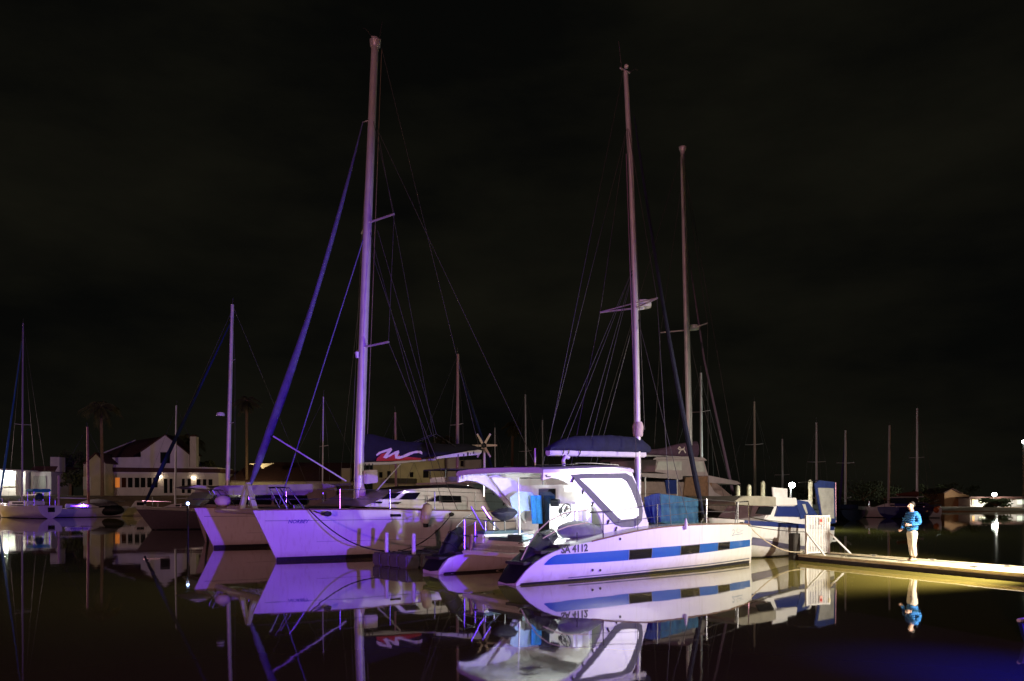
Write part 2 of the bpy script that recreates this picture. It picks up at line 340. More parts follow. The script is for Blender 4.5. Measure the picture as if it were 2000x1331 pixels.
hn = hN.mesh(40).build('hull', HULLW, ca, 50); hn['label'] = 'near hull with blue stripe and registration'
hf = hF.mesh(36).build('hull', HULLW, ca, 50)
# blue stripe in lengths between three dark hull windows
def ysk(px, py):                                               # a sight line met with the curved near skin
    y = -2.3
    for _ in range(6):
        x, z = A.side(px, py, y); y = hN.out(x, z, -1)[1]
    return x, z
def tabz(pts): t = sorted(ysk(*p) for p in pts); return lambda x: smoo(t, x)
zt = tabz([(1063, 1102), (1072, 1093), (1086, 1084.5), (1110, 1082.5), (1160, 1079), (1228, 1074), (1320, 1067), (1400, 1060), (1463, 1054.5)])
zb = tabz([(1063, 1104), (1120, 1101.5), (1180, 1098), (1228, 1094.5), (1320, 1086), (1400, 1076.5), (1463, 1067.5)])
cuts = [1063, 1228, 1273, 1328, 1365, 1400, 1423, 1464]
xc = [ysk(p, 1085)[0] for p in cuts]
for i in range(7):
    if i % 2 == 0: hN.band(zt, zb, xc[i] + (.0 if i == 0 else .006), xc[i + 1] - .006, -1, .006, 24).build('stripe_panel', BLUEST, hn)
    else:
        hN.band(zt, zb, xc[i], xc[i + 1], -1, .008, 8).build('window_frame', FRAMEG, hn)
        hN.band(lambda x: zt(x) - .02, lambda x: zb(x) + .02, xc[i] + .025, xc[i + 1] - .025, -1, .013, 8).build('hull_window', GLASS, hn)
wl = lambda z: (lambda x: z)
for h, hh, sds in ((hN, hn, (-1, 1)), (hF, hf, (1, -1))):
    for sd in sds:
        h.band(wl(-.08), lambda x: .05 + .004 * x, h.x0 + .12, 10.0, sd, .005, 30, 2).build('boot_stripe', BOOT, hh)
hN.band(lambda x: .075 + .006 * x, lambda x: .10 + .007 * x, 1.5, 9.98, -1, .005, 40, 1).build('pinstripe', GREYST, hn)
# registration and small marks on the skin
x0, z0 = ysk(1095.5, 1081.0); x1, z1 = ysk(1148, 1076.5)
vs, fs = text_geo('SA 4112', 1.0, 0, .04); tw = max(v[0] for v in vs); k = (x1 - x0) / tw; sl = (z1 - z0) / (x1 - x0)
decal(lambda u, v: hN.out(x0 + u * k, z0 + u * k * sl + v * .25, -1, .008), vs, fs, 'registration_lettering', LETT, hn)
m1 = M()
for pts, w in (([(1429, 1046.5), (1433, 1045.5), (1440, 1044.2), (1450, 1042.8)], .02), ([(1430, 1036), (1433, 1035), (1435, 1037), (1433.5, 1041), (1431, 1044)], .018), ([(1440, 1033), (1438, 1037), (1440, 1040.5), (1448, 1039)], .014), ([(1444, 1034), (1447, 1037), (1452, 1035.5)], .012)):
    q = [ysk(*p) for p in pts]; vs, fs = stroke(q, w); m1.add([hN.out(x, z, -1, .009) for x, z in vs], fs)
m1.build('bow_emblem', mat('emblem_blue_grey', (.25, .30, .42), .5), hn, 0)
for p in ((1157, 1114), (1172, 1114), (1211, 1053)):
    x, z = ysk(*p); c = hN.out(x, z, -1, .004); M().lathe([(.035, 0), (.035, .012), (.018, .014)], c, 10, (0, -1, 0)).build('skin_fitting', BLACK, hn)
M().tube([hN.out(x, hN.zs(x) + .012, -1, .004) for x in [2.2 + .39 * i for i in range(21)]], .022, 5).build('toe_rail', TEAK, hn)
# decks between the hulls
M().box((4.7, 0, .74), (7.2, 2.7, .16)).build('bridge_deck', DECK, ca, bevel=.02)
M().box((1.0, 0, .60), (.45, 2.5, .10)).build('aft_platform', GEL, ca, bevel=.03)
M().prism([(1.1, .82), (3.0, 1.0), (5.6, 1.22), (8.6, 1.26), (8.6, 1.12), (5.6, 1.06), (1.1, .70)], -1.42, 1.42).build('deck', DECK, ca)
T('crossbeam', [(9.7, -1.75, 1.12), (9.7, 1.75, 1.12)], .07, ALU, ca, 10)
tr = M(); [tr.tube([(8.6, -1.4 + .2 * i, 1.13), (9.66, -1.4 + .2 * i, 1.12)], .012, 4) for i in range(15)]; [tr.tube([(8.62 + .17 * i, -1.4, 1.135), (8.62 + .17 * i, 1.4, 1.135)], .012, 4) for i in range(7)]
tr.build('trampoline_net', BLACK, ca)['kind'] = 'stuff'
# cabin sides: broad raked pillar with a big window in a dark surround
SP = [(1062, 918.5), (1060, 938), (1078, 933.5), (1095, 936), (1112, 944), (1130, 956), (1148, 974), (1163, 993), (1173, 1013), (1179, 1032), (1180, 1056), (1230, 1048), (1270, 1036), (1262, 1008), (1252, 972), (1243, 945), (1231, 915), (1110, 914.5)]
OUTR = [(1114, 927.5), (1150, 925), (1222, 924.5), (1234, 931), (1243, 949), (1252, 976), (1255, 998), (1253, 1017), (1246, 1026), (1234, 1030), (1214, 1030), (1201, 1025), (1190, 1013), (1160, 980), (1130, 947)]
INNR = [(1131, 935.5), (1160, 934.5), (1213, 935), (1222, 941), (1231, 957), (1240, 980), (1246, 996), (1246, 1007), (1240, 1012), (1228, 1014), (1212, 1015), (1205, 1010), (1180, 984), (1152, 955)]
def loc2(px): return [A.side(*p, -1.8) for p in px]
sp, orr, inr = loc2(SP), loc2(OUTR), loc2(INNR)
for sd in (-1, 1):
    pnl = M().prism(sp, sd * 1.80, sd * 1.72).build('side_panel', GEL, ca, 30)
    fr_ = M(); nn = len(orr)
    M().prism(orr, sd * 1.815, sd * 1.803).build('window_surround', FRAMEG, pnl, 30)
    M().prism(inr, sd * 1.828, sd * 1.817).build('window_blind', BLIND, pnl, 30)
    for p in ((1118, 938), (1137, 962), (1156, 985), (1187, 1020), (1202, 1034), (1225, 1038)):
        x, z = A.side(*p, -1.8); M().box((x, sd * 1.822, z), (.035, .03, .13), ry=.5).build('fabric_toggle', BLACK, pnl)
    # the inner face of the cabin side carries a white liner
xf0, zf0 = A.side(1231, 915, -1.8); xf1, zf1 = A.side(1270, 1036, -1.8)
M().add([(xf0, -1.79, zf0), (xf0, 1.79, zf0), (xf1, 1.79, zf1), (xf1, -1.79, zf1), (xf0 - .06, -1.79, zf0), (xf0 - .06, 1.79, zf0), (xf1 - .06, 1.79, zf1), (xf1 - .06, -1.79, zf1)], [(0, 1, 2, 3), (7, 6, 5, 4), (0, 3, 7, 4), (1, 5, 6, 2), (0, 4, 5, 1), (3, 2, 6, 7)]).build('cabin_front', GEL, ca)
fx = lambda t: xf0 + (xf1 - xf0) * t + .014; fz = lambda t: zf0 + (zf1 - zf0) * t
for a_, b_ in ((-1.6, -.58), (-.5, .5), (.58, 1.6)):
    M().add([(fx(.1), a_, fz(.1)), (fx(.1), b_, fz(.1)), (fx(.55), b_, fz(.55)), (fx(.55), a_, fz(.55))], [(0, 1, 2, 3)]).build('windscreen_pane', GLASS, ca, 0)
# hardtop with curved edges
top = []
zt_ = zf0 + .02
for i in range(13):
    t = i / 12; x = 1.02 + (xf0 + .12 - 1.02) * t; z = 2.80 + (zt_ - 2.80) * min(1, t * 1.4) - .04 * max(0, t - .85) * 6
    w = 1.875 - .05 * (1 - min(1, t * 12)) - .06 * max(0, (t - .8) * 5)
    bow_ = -.28 * (1 - t) ** 6
    ring = []
    for y, dz in ((-1, -.10), (-1.0, -.02), (-.93, .035), (-.5, .06), (0, .07), (.5, .06), (.93, .035), (1, -.02), (1, -.10), (.9, -.10), (.5, -.075), (0, -.07), (-.5, -.075), (-.9, -.10)):
        ring.append((x + bow_ * (1 - y * y), y * w, z + dz))
    top.append(ring)
M().loft(top).build('hardtop', GEL, ca, 40)
M().prism([(1.15, 2.885), (2.55, 2.965), (2.55, 2.985), (1.15, 2.905)], -1.5, 1.1).build('solar_panel', GLASS, ca)
T('handrail', [(2.35, -1.45, 2.90), (2.45, -1.45, 3.0), (3.2, -1.45, 3.02), (4.15, -1.45, 3.0), (4.25, -1.45, 2.90)], .016, STEEL, ca)
T('handrail', [(2.35, 1.45, 2.90), (2.45, 1.45, 3.0), (3.2, 1.45, 3.02), (4.15, 1.45, 3.0), (4.25, 1.45, 2.90)], .016, STEEL, ca)
for x in (2.95, 3.7): T('handrail_foot', [(x, -1.45, 2.88), (x, -1.45, 3.01)], .012, STEEL, ca)
T('roof_vent', [(2.9, -.6, 2.9), (2.88, -.6, 3.12), (2.95, -.6, 3.22), (3.08, -.6, 3.2)], [.05, .05, .055, .06], GEL, ca, 8)
T('roof_antenna', [A.s3(1045, 918, .6), A.s3(1045, 876, .6)], .026, mat('pale_post', (.7, .6, .45), .6), ca)
M().prism(loc2([(1064, 928), (1069, 927), (1068, 930), (1073, 930.5), (1076, 930), (1075, 932.5), (1067, 933)]), -1.806, -1.801).build('builder_emblem', LETT, ca, 0)
# ceiling lamp that lights the cockpit
M().box((2.3, .1, 2.63), (.5, .34, .03)).build('ceiling_hatch', GLASS, ca)
M().lathe([(.07, 0), (.07, -.03), (.04, -.05)], (2.9, -1.45, 2.66), 14).build('ceiling_lamp', emit('ceiling_lamp_glass', (.95, 1, .98), 4), ca)
point('cockpit_light', (2.88, -1.45, 2.48), 65, (.93, 1, .96), .06, ca)
M().lathe([(.045, 0), (.05, .02), (.04, .11), (.02, .14)], (1.9, -1.1, 1.02), 12).build('added_lantern', MAT['ceiling_lamp_glass'], ca)  # lantern body added as a fixture for the fill light
point('cockpit_fill_light', (1.9, -1.1, 1.18), 230, (.93, 1, .96), .06, ca)  # hidden lamp added to brighten the hardtop underside
# helm bulkhead and its door, wheel, pods
M().prism([(-1.45, .82), (-1.45, 2.1), (-1.2, 2.42), (-.2, 2.46), (-.2, .82)], 3.05, 3.15, lambda p: (p[1], p[0], p[2])).build('helm_bulkhead', WHITEP, ca, bevel=.03)
M().prism([(-.2, .82), (-.2, 2.46), (1.7, 2.46), (1.7, .82)], 3.35, 3.42, lambda p: (p[1], p[0], p[2])).build('saloon_bulkhead', WHITEP, ca)
M().box((3.33, .55, 1.6), (.03, .7, 1.5)).build('saloon_door', GLASS, ca)
M().box((2.86, -.72, 1.42), (.34, 1.1, 1.15)).build('helm_console', WHITEP, ca, bevel=.08)
wh = M().torus((2.62, -.95, 1.74), .19, .018, (-1, 0, .3), 24, 6); [wh.tube([(2.62, -.95, 1.74), (2.62 + .05 * math.sin(a), -.95 + .18 * math.cos(a), 1.74 + .18 * math.sin(a))], .010, 5) for a in [PI / 2 + 2 * PI * k / 5 for k in range(5)]]; wh.lathe([(.05, 0), (.05, .03), (.02, .04)], (2.62, -.95, 1.74), 10, (-1, 0, .3))
wh.build('steering_wheel', BLACK, ca)
M().box((2.67, -.5, 1.95), (.12, .3, .2)).build('instrument_pod', GLASS, ca, bevel=.02)
M().lathe([(.06, 0), (.06, .05), (.03, .06)], (2.67, -.72, 1.72), 12, (-1, 0, 0)).build('compass', BLACK, ca)
# cockpit benches and cushions
M().box((1.95, 1.05, .94), (1.5, .5, .28)).build('cockpit_bench', WHITEP, ca, bevel=.04)
M().box((1.45, -.1, .87), (.55, 1.6, .12)).build('cockpit_bench', WHITEP, ca, bevel=.04)
M().box((1.95, 1.03, 1.12), (1.45, .46, .09)).build('seat_cushion', CUSH, ca, bevel=.035)
M().box((1.45, -.1, .975), (.52, 1.5, .09)).build('seat_cushion', CUSH, ca, bevel=.035)
M().box((1.45, -.45, 1.065), (.48, .62, .09), rz=.1).build('seat_cushion', CUSH, ca, bevel=.04)
# broad white strut that carries the far aft corner of the hardtop
st = [A.side(*p, 1.55) for p in [(957, 933), (990, 933), (1030, 1003), (1030, 1030), (1012, 1005)]]
M().prism(st, 1.50, 1.58).build('hardtop_strut', WHITEP, ca, bevel=.01)
T('hardtop_post', [A.s3(1061, 940, .9), A.s3(1061, 1000, .9)], .03, STEEL, ca)
T('hardtop_post', [A.s3(905, 936, 1.6), A.s3(907, 925, 1.6)], .05, GEL, ca)
# mast, boom, sail cover
mb, mt_ = A.s3(1246, 960, 0), A.s3(1222, 140, 0)
mst = T('mast', [(mb[0], 0, 1.2), (mb[0] - .02, 0, 4), (mb[0] - .13, 0, 8), (mb[0] - .32, 0, 12), (mt_[0], 0, mt_[2])], [.10, .10, .095, .085, .07], ALU, ca, 12)
masthead(mst, mt_[0], 0, mt_[2])
M().sphere((mt_[0] + .03, 0, mt_[2] + .16), .07, 10).build('masthead_light_housing', GEL, mst)
M().lathe([(.04, 0), (.15, .06), (.18, .35), (.13, .5)], (mb[0], 0, 3.95), 12).build('mast_boot', mat('pale_canvas', (.62, .50, .46), .9, bump=.4), mst)
bm0, bm1 = A.s3(1070, 884, 0), A.s3(1258, 888, 0)
T('boom', [bm0, bm1], .10, GEL, ca, 10)
rings = []
for i in range(21):
    t = i / 20; x = bm0[0] - .02 + (bm1[0] + .2 - bm0[0]) * t; zb_ = bm0[2] + (bm1[2] - bm0[2]) * t + .05
    zt2 = A.side(*[(1068, 873), (1098, 853), (1180, 846), (1250, 851), (1265, 874)][min(4, int(t * 4))], 0)[1]
    hz = lerp1([(0, .10), (.1, .30), (.25, .43), (.6, .50), (.9, .47), (1, .25)], t); wv = .15 + .02 * math.sin(t * 30)
    rings.append([(x, math.copysign(abs(math.cos(a)) ** .8, math.cos(a)) * wv * (1 if math.sin(a) < 0 else 1 - .5 * math.sin(a) ** 2) * (1 + .12 * mnoise.noise((t * 9, a, 1))), zb_ + hz * .5 + math.sin(a) * hz * .52 + .02 * mnoise.noise((t * 14, a * 2, 0))) for a in [2 * PI * j / 16 for j in range(16)]])
M().loft(rings).build('sail_cover', NAVY, ca, 60)
for t in (.12, .17, .28): T('cover_tie', [(bm0[0] + (bm1[0] - bm0[0]) * t, .02, bm0[2] - .115), (bm0[0] + (bm1[0] - bm0[0]) * t, -.118, bm0[2]), (bm0[0] + (bm1[0] - bm0[0]) * t, -.15, bm0[2] + .12)], .014, BLACK, ca)
# spreaders with radar
sz = A.side(1247, 604, 0)[1]; sx = mb[0] - .13
for sd in (-1, 1): T('spreader', [(sx, 0, sz), (sx - .35, sd * 1.15, sz + .03)], .028, ALU, ca); T('spreader_brace', [(sx - .02, 0, sz + .16), (sx - .33, sd * 1.15, sz + .04)], .018, ALU, ca)
M().lathe([(.05, 0), (.24, .02), (.26, .12), (.24, .22), (.08, .26)], (sx + .38, 0, sz + .06), 18).build('radar_dome', GEL, ca)
T('radar_bracket', [(sx, 0, sz - .05), (sx + .4, 0, sz + .05)], .03, ALU, ca)
hz_ = 13.6; hx = mt_[0] + .08
for sd in (-1, 1):
    T('shroud', [(hx, 0, hz_), (sx - .35, sd * 1.15, sz + .03), (mb[0] - 1.2, sd * 2.25, 1.28)], .009, WIRE, ca, 5)
    T('shroud', [(sx + .05, 0, sz - .1), (mb[0] - .3, sd * 2.2, 1.3)], .008, WIRE, ca, 5)
    T('shroud', [(hx, 0, hz_ - .1), (mb[0] - 2.6, sd * 2.25, 1.2)], .008, WIRE, ca, 5)
    T('lazy_jack', [(sx, 0, sz + 1.4), (bm0[0] + 1.6, sd * .14, bm0[2] + .45)], .007, WIRE, ca, 5); T('lazy_jack', [(sx, 0, sz + 1.4), (bm0[0] + .6, sd * .14, bm0[2] + .35)], .007, WIRE, ca, 5)
T('topping_lift', [(mt_[0] - .1, 0, mt_[2]), (bm0[0], 0, bm0[2] + .1)], .008, WIRE, ca, 5)
T('halyard', [(hx + .1, -.08, hz_), (mb[0] + .2, -.1, 4.2)], .007, WIRE, ca, 5); T('halyard', [(hx - .12, -.06, hz_ - 1), (mb[0] - .22, -.08, 4.4)], .014, mat('violet_halyard', (.30, .18, .28), .8), ca, 5)
j0, j1 = A.s3(1238, 225, 0), A.s3(1374, 1012, 0)
jp = [Vector(j0).lerp(Vector(j1), t / 12) for t in range(13)]; jp = [p - Vector((0.18 * math.sin(PI * i / 12), 0, 0)) for i, p in enumerate(jp)]
T('furled_headsail', jp, [.012, .03, .04, .045, .05, .055, .06, .07, .075, .08, .085, .09, .05], NAVY, ca, 8)
T('forestay_foot', [jp[-1], (9.75, 0, 1.15)], .02, STEEL, ca); M().lathe([(.05, 0), (.10, .02), (.10, .12), (.05, .14)], tuple(jp[-1]), 12).build('furling_drum', BLACK, ca)
# stanchions, lifelines, pulpit
rail = []
for px, pb, pt in ((1178, 1051, 1001), (1284, 1036, 985), (1380, 1025, 975), (1441, 1023, 980)):
    x, z = A.side(px, pb, -2.28); y = -2.28 + (.0 if x < 8 else .32); x, z = A.side(px, pb, y); z2 = A.side(px - 2, pt, y)[1]
    T('stanchion', [(x, y, z - .04), (x, y, z2)], .016, STEEL, ca); rail.append((x, y, z, z2))
T('pulpit', [(8.9, -2.0, 1.25), (9.0, -1.98, 1.95), (9.9, -1.80, 1.98), (10.0, -1.76, 1.6), (10.02, -1.75, 1.22)], .018, STEEL, ca)
T('pulpit', [(8.9, 2.0, 1.25), (9.0, 1.98, 1.95), (9.9, 1.80, 1.98), (10.0, 1.76, 1.6), (10.02, 1.75, 1.22)], .018, STEEL, ca)
hook = A.s3(1160, 1003, -2.2)
for f_ in (.98, .52):
    pts = [(rail[0][0] - .4, -2.2, rail[0][2] + f_ * (rail[0][3] - rail[0][2]))] + [(x, y, z + f_ * (z2 - z)) for x, y, z, z2 in rail] + [(9.0, -1.98, 1.25 + .7 * f_)]
    T('lifeline', pts, .008, WIRE, ca, 5)
for x in (4.5, 6.5, 8.2): T('stanchion', [(x, 2.25 - (.25 if x > 8 else 0), 1.25), (x, 2.25 - (.25 if x > 8 else 0), 1.95)], .016, STEEL, ca)
T('lifeline', [(4.5, 2.25, 1.93), (6.5, 2.25, 1.93), (8.2, 2.0, 1.93), (9.0, 1.98, 1.95)], .008, WIRE, ca, 5)
T('cabin_grab_rail', [A.s3(1152, 1001, -1.95), A.s3(1180, 999, -1.95)], .012, BLACK, ca)
# curved stern rails of pale tube
for pts in ([(1018, 1094), (1030, 1068), (1048, 1040), (1072, 1018), (1105, 1002), (1150, 996)], [(1060, 1052), (1085, 1038), (1110, 1028), (1148, 1021)]):
    T('stern_hoop', [A.s3(px, py, -1.95) for px, py in pts], .015, mat('pale_hoop', (.62, .48, .30), .4), ca)
T('stern_hoop', [A.s3(px, py, -1.5) for px, py in [(1013, 1062), (1040, 1052), (1075, 1046), (1110, 1055)]], .02, STEEL, ca)
T('stanchion', [A.s3(1127, 1060, -2.0), A.s3(1127, 1040, -2.0)], .014, STEEL, ca)
for pts in ([(884, 1045), (893, 1028), (908, 1012), (928, 1000)], [(884, 1045), (905, 1030), (930, 1021), (955, 1018)]):
    T('stern_hoop', [A.s3(px, py, 1.9) for px, py in pts], .015, STEEL, ca)
for px, a_, b_ in ((907, 1016, 1073), (928, 1020, 1080), (948, 1018, 1052), (965, 1020, 1086)):
    T('stern_stanchion', [A.s3(px, a_, 1.2), A.s3(px, b_, 1.2)], .024, STEEL, ca, 8)
T('stern_rail', [A.s3(900, 1046, 1.2), A.s3(930, 1048, 1.1), A.s3(1010, 1056, .4)], .02, BLACK, ca)
T('stern_rail', [A.s3(905, 1012, 1.2), A.s3(966, 1019, 1.2), A.s3(1008, 1018, .6)], .016, BLACK, ca)
for p, q in (((920, 990), (945, 1034)), ((942, 990), (958, 1014)), ((950, 1010), (990, 1052))): T('boarding_ladder_rail', [A.s3(*p, 1.0), A.s3(*q, .9)], .024, STEEL, ca, 8)
T('hanging_pole', [A.s3(1012, 932, -.3), A.s3(1015, 1050, -.3)], [.008, .03], mat('white_pole', (.75, .74, .76), .4), ca, 8)
c = A.s3(1015, 1053, -.3); M().lathe([(.04, -.14), (.10, -.12), (.115, 0), (.10, .10), (.03, .12)], c, 12).build('float_block', BLACK, ca)
c = A.s3(985, 1001, .7); g = M().sphere((0, 0, 0), 1, 20); g.v = [(c[0] + x * .42 * (1 + .1 * mnoise.noise((x * 2, y * 2, z * 2))), c[1] + y * .30, c[2] + (z * .13 + .05 * x if z > 0 else z * .24) * (1 - .55 * abs(x) ** 1.6) + .03 * mnoise.noise((x * 4, y * 4, 3))) for x, y, z in g.v]
bq = g.build('barbecue_cover', NAVYD, ca, 50); T('hem_cord', [(c[0] + .43 * math.cos(a), c[1] + .31 * math.sin(a), c[2] - .01 + .02 * math.sin(3 * a)) for a in [2 * PI * i / 20 for i in range(21)]], .012, ROPED, bq, 5)
T('barbecue_arm', [c, (c[0] + .2, c[1] + .2, c[2] - .7)], .02, STEEL, ca)
T('stern_fender_post', [A.s3(921, 1044, 1.0), A.s3(918, 1082, 1.0)], [.05, .055], TEAK, ca, 8)
# stern steps on both hulls; black cover and dark steps stand for shade
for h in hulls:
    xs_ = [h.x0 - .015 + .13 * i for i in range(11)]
    M().loft([[(x, h.yc - h.hw(x) * .95, h.zs(x) + .012), (x, h.yc, h.zs(x) + .045), (x, h.yc + h.hw(x) * .95, h.zs(x) + .012), (x, h.yc, h.zs(x) - .03)] for x in xs_]).build('scoop_shade_cover', BLACK, ca)  # black sheet over the scoop, shade put in as colour
for h in hulls:
    for i, x in enumerate((.35, .85, 1.4)):
        z = h.zs(x) + .02; M().box((x, h.yc, z), (.42, h.hw(x) * 1.55, .07)).build('stern_step', DARKW, ca, bevel=.01)
# outboard engines wrapped in black plastic, one behind each hull
for yc, pts in ((-1.72, [(1082, 1042), (1062, 1058), (1042, 1082), (1022, 1108), (1004, 1132), (992, 1150)]), (1.85, [(902, 1036), (890, 1050), (879, 1068), (868, 1090), (856, 1108), (848, 1122)])):
    q = [Vector(A.s3(px, py, yc)) for px, py in pts]; rr = [.14, .25, .24, .19, .13, .07]; rings = []
    for i, p in enumerate(q):
        t = (q[min(i + 1, 5)] - q[max(i - 1, 0)]).normalized(); u_ = t.cross(Vector((0, 1, 0))).normalized()
        rings.append([p + (u_ * math.cos(a) * (1 + .2 * mnoise.noise((i, a * 2, yc))) + Vector((0, 1, 0)) * math.sin(a) * .9) * rr[i] * (1 + .22 * mnoise.noise((i * 3.1, a * 1.7, yc * 5))) for a in [2 * PI * j / 14 for j in range(14)]])
    ob = M().loft(rings).build('outboard_engine', PLAST, ca, 30); ob['label'] = 'outboard engine wrapped in black plastic sheet'
    for k_ in (1, 2, 3): M().torus(q[k_] , rr[k_] * 1.04, .012, (q[k_ + 1] - q[k_ - 1]).normalized(), 16, 4).build('lashing', ROPED, ob)
    e = q[-1]; pr = M()
    for a in (0, 2.1, 4.2): pr.add([e + Vector((0, .02, 0)), e + Vector((-.02, .16 * math.cos(a) - .05, .16 * math.sin(a))), e + Vector((-.05, .2 * math.cos(a + .3), .2 * math.sin(a + .3))), e + Vector((-.02, .15 * math.cos(a + .6), .15 * math.sin(a + .6))), e + Vector((.02, .03, 0))], [(0, 1, 2, 3, 4)])
    pr.build('propeller', mat('bronze', (.35, .16, .06), .3, .8), ob)
# things lying on board
c = A.s3(1135, 1035, -1.5)
g = M().sphere((0, 0, 0), 1, 22, (1, 1, 1)); g.v = [(c[0] + x * .85 * (1 + .06 * mnoise.noise((x * 3, y * 3, z * 3))), c[1] + y * .34 * (1 + .12 * mnoise.noise((x * 4, z * 3, 7))), c[2] - .06 + (z * .24 * (1 - .3 * max(0, x)) if z > 0 else z * .14) * (1.15 - .3 * x) + .045 * mnoise.noise((x * 5, y * 4, 2)) + .03 * abs(math.sin(x * 7)) * max(0, z)) for x, y, z in g.v]
g = [A.w(x, y) + (z,) for x, y, z in g.v], g.f
tag(M().add(*g).build('covered_dinghy', GREYC, None, 60), 'grey covered inflatable lying on the side deck beside the cockpit', 'dinghy')
def wsheet(fn, *a): return M().sheet(lambda u, v: (lambda p: A.w(p[0], p[1]) + (p[2],))(fn(u, v)), *a)
ta, tb = A.side(1037, 968, .7), A.side(1058, 1023, .7)
tag(wsheet(lambda u, v: (ta[0] + (tb[0] - ta[0]) * u, .7 + .02 * math.sin(u * 14) - .06 * v, ta[1] + (tb[1] - ta[1]) * v), 14, 12).build('towel', TOWEL), 'bright blue towel hanging over the cockpit seat back', 'towel')
sa = [A.side(*p, 1.05) for p in [(996, 972), (1010, 960), (1035, 962), (1055, 985), (1066, 1002)]]
tag(wsheet(lambda u, v: (smoo([(0, sa[0][0]), (1, sa[4][0])], u) + .12 * v * (u - .3), 1.05 - .25 * v + .02 * math.sin(9 * u + 5 * v), lerp1([(0, sa[0][1]), (.25, sa[1][1]), (.6, sa[2][1]), (.8, sa[3][1]), (1, sa[4][1])], u) - .55 * v), 16, 10).build('bed_sheet', TOWELP), 'pale blue sheet thrown over the far cockpit seat', 'cloth')
def tarp(poly_top, poly_bot, y, fold, m, name, label, cat, n_=26):
    t0 = [A.side(*p, y) for p in poly_top]; b0 = [A.side(*p, y) for p in poly_bot]; k_ = len(t0) - 1
    def fn(u, v):
        a = lerp1([(i / k_, q[0]) for i, q in enumerate(t0)], u), lerp1([(i / k_, q[1]) for i, q in enumerate(t0)], u); bq = lerp1([(i / k_, q[0]) for i, q in enumerate(b0)], u), lerp1([(i / k_, q[1]) for i, q in enumerate(b0)], u)
        return (a[0] + (bq[0] - a[0]) * v, y - .03 + fold * (v * .8 + .2) * (math.sin(u * 19 + 2 * v) + .6 * math.sin(u * 41 - 3 * v) + .5 * mnoise.noise((u * 9, v * 2, 5))) + .03 * mnoise.noise((u * 6, v * 3, 1)), a[1] + (bq[1] - a[1]) * v)
    tag(wsheet(fn, n_, 14).build(name, m, None, 60), label, cat)
tarp([(1257, 972), (1272, 966), (1287, 964)], [(1263, 1010), (1273, 1028), (1292, 1016)], -.75, .06, BLUEC, 'tarpaulin', 'dark blue tarpaulin hung in front of the cabin window', 'tarpaulin')
tarp([(1288, 965), (1330, 970), (1362, 976)], [(1292, 1022), (1330, 1027), (1366, 1024)], -.70, .05, TEALC, 'tarpaulin', 'teal blue tarpaulin hung along the foredeck line', 'tarpaulin', 34)
T('washing_line', [(mb[0], 0, 2.2), A.s3(1288, 964, -.7), A.s3(1370, 976, -.5), (9.8, 0, 1.75)], .008, WIRE, ca, 5)
p = hN.out(A.side(1339, 1030, -2.4)[0], 1.2, -1); pw = A.w(p[0], p[1] - .05)
tag(M().lathe([(.01, .24), (.03, .2), (.05, .1), (.055, -.02), (.03, -.08)], (pw[0], pw[1], 1.27), 12).build('fender', WHITEP), 'small white fender standing on the toe rail of the striped catamaran', 'fender')
T('bow_cleat', [(9.4, -1.82, 1.3), (9.62, -1.80, 1.3)], .025, STEEL, ca)
DIMCR = mat('dimmed_cream', (.36, .30, .30), .5, var=.15, scale=2, dirt=(.25, .2, .18))  # darker copy of the cream, weaker light put into the colour

# ================================================================== large charter catamaran, bow to the left
_a = math.radians(37)
B = Fr(-10.13 + 13 * math.cos(_a), 29.9 + 13 * math.sin(_a), 217)
cb = thing('catamaran', 'large white charter catamaran lit violet, navy sail cover with red and white wave', 'catamaran', B)
hwB = [(0, .62), (2, .80), (6, .90), (9, .84), (11, .60), (12.3, .28), (13.0, .05)]
shB = [(0, 1.45), (3, 1.52), (7, 1.62), (10, 1.68), (13.0, 1.68)]
hb = []
for yc, dL in ((4.17, .22), (-4.17, -.22)):
    h = Hull(13.0 + dL, [(x * (13 + dL) / 13, w) for x, w in hwB], shB, .5, yc, .49, 0, 4.5, .06); hb.append(h)
    ho = h.mesh(34).build('hull', HULLB, cb, 50); h.ob = ho
    for sd in (1, -1):
        h.band(wl(-.06), lambda x: .20 - .006 * x, .2, h.L + .03, sd, .006, 36, 2).build('boot_stripe', BOOT, ho)
    h.band(wl(1.33), wl(1.348), .3, h.L + .45, 1, .004, 40, 1).build('styling_crease', GREYST, ho)
    h.band(wl(.62), wl(.628), .3, h.L - 1.2, 1, .004, 30, 1).build('styling_crease', GREYST, ho)
    M().tube([h.out(x, h.zs(x / 1.06) + .02, 1, -.02) for x in [.5 + .42 * i for i in range(32)]], .03, 5).build('toe_rail', TEAK, ho)
hB1, hB2 = hb
def ysB(px, py):
    y = 5.0
    for _ in range(7):
        x, z = B.side(px, py, y); y = hB1.out(x, z, 1)[1]
    return x, z
x0, z0 = ysB(562, 1022.5); x1, z1 = ysB(604, 1022); vs, fs = text_geo('NORBEY', 1.0, .25); tw = max(v[0] for v in vs)
for ch in (0,): decal(lambda u, v: hB1.out(x0 + (x1 - x0) * u / tw, z0 + (z1 - z0) * u / tw + v * .165, 1, .008), vs, fs, 'name_lettering', LETTB, hB1.ob)
for pa, pb in (((762, 1004.5), (783, 1009.5)),):
    xa, za = ysB(*pa); xb, zb_ = ysB(*pb); hB1.band(wl(zb_), wl(za), xb, xa, 1, .012, 4, 1).build('port_light', GLASS, hB1.ob)
M().prism([(.6, 1.10), (.6, 1.50), (10.6, 1.72), (11.2, 1.70), (11.2, 1.45), (6, 1.0)], -3.5, 3.5).build('bridge_deck', DECK, cb)
T('crossbeam', [(12.75, -4.1, 1.60), (12.75, 4.1, 1.60)], .12, ALU, cb, 12)
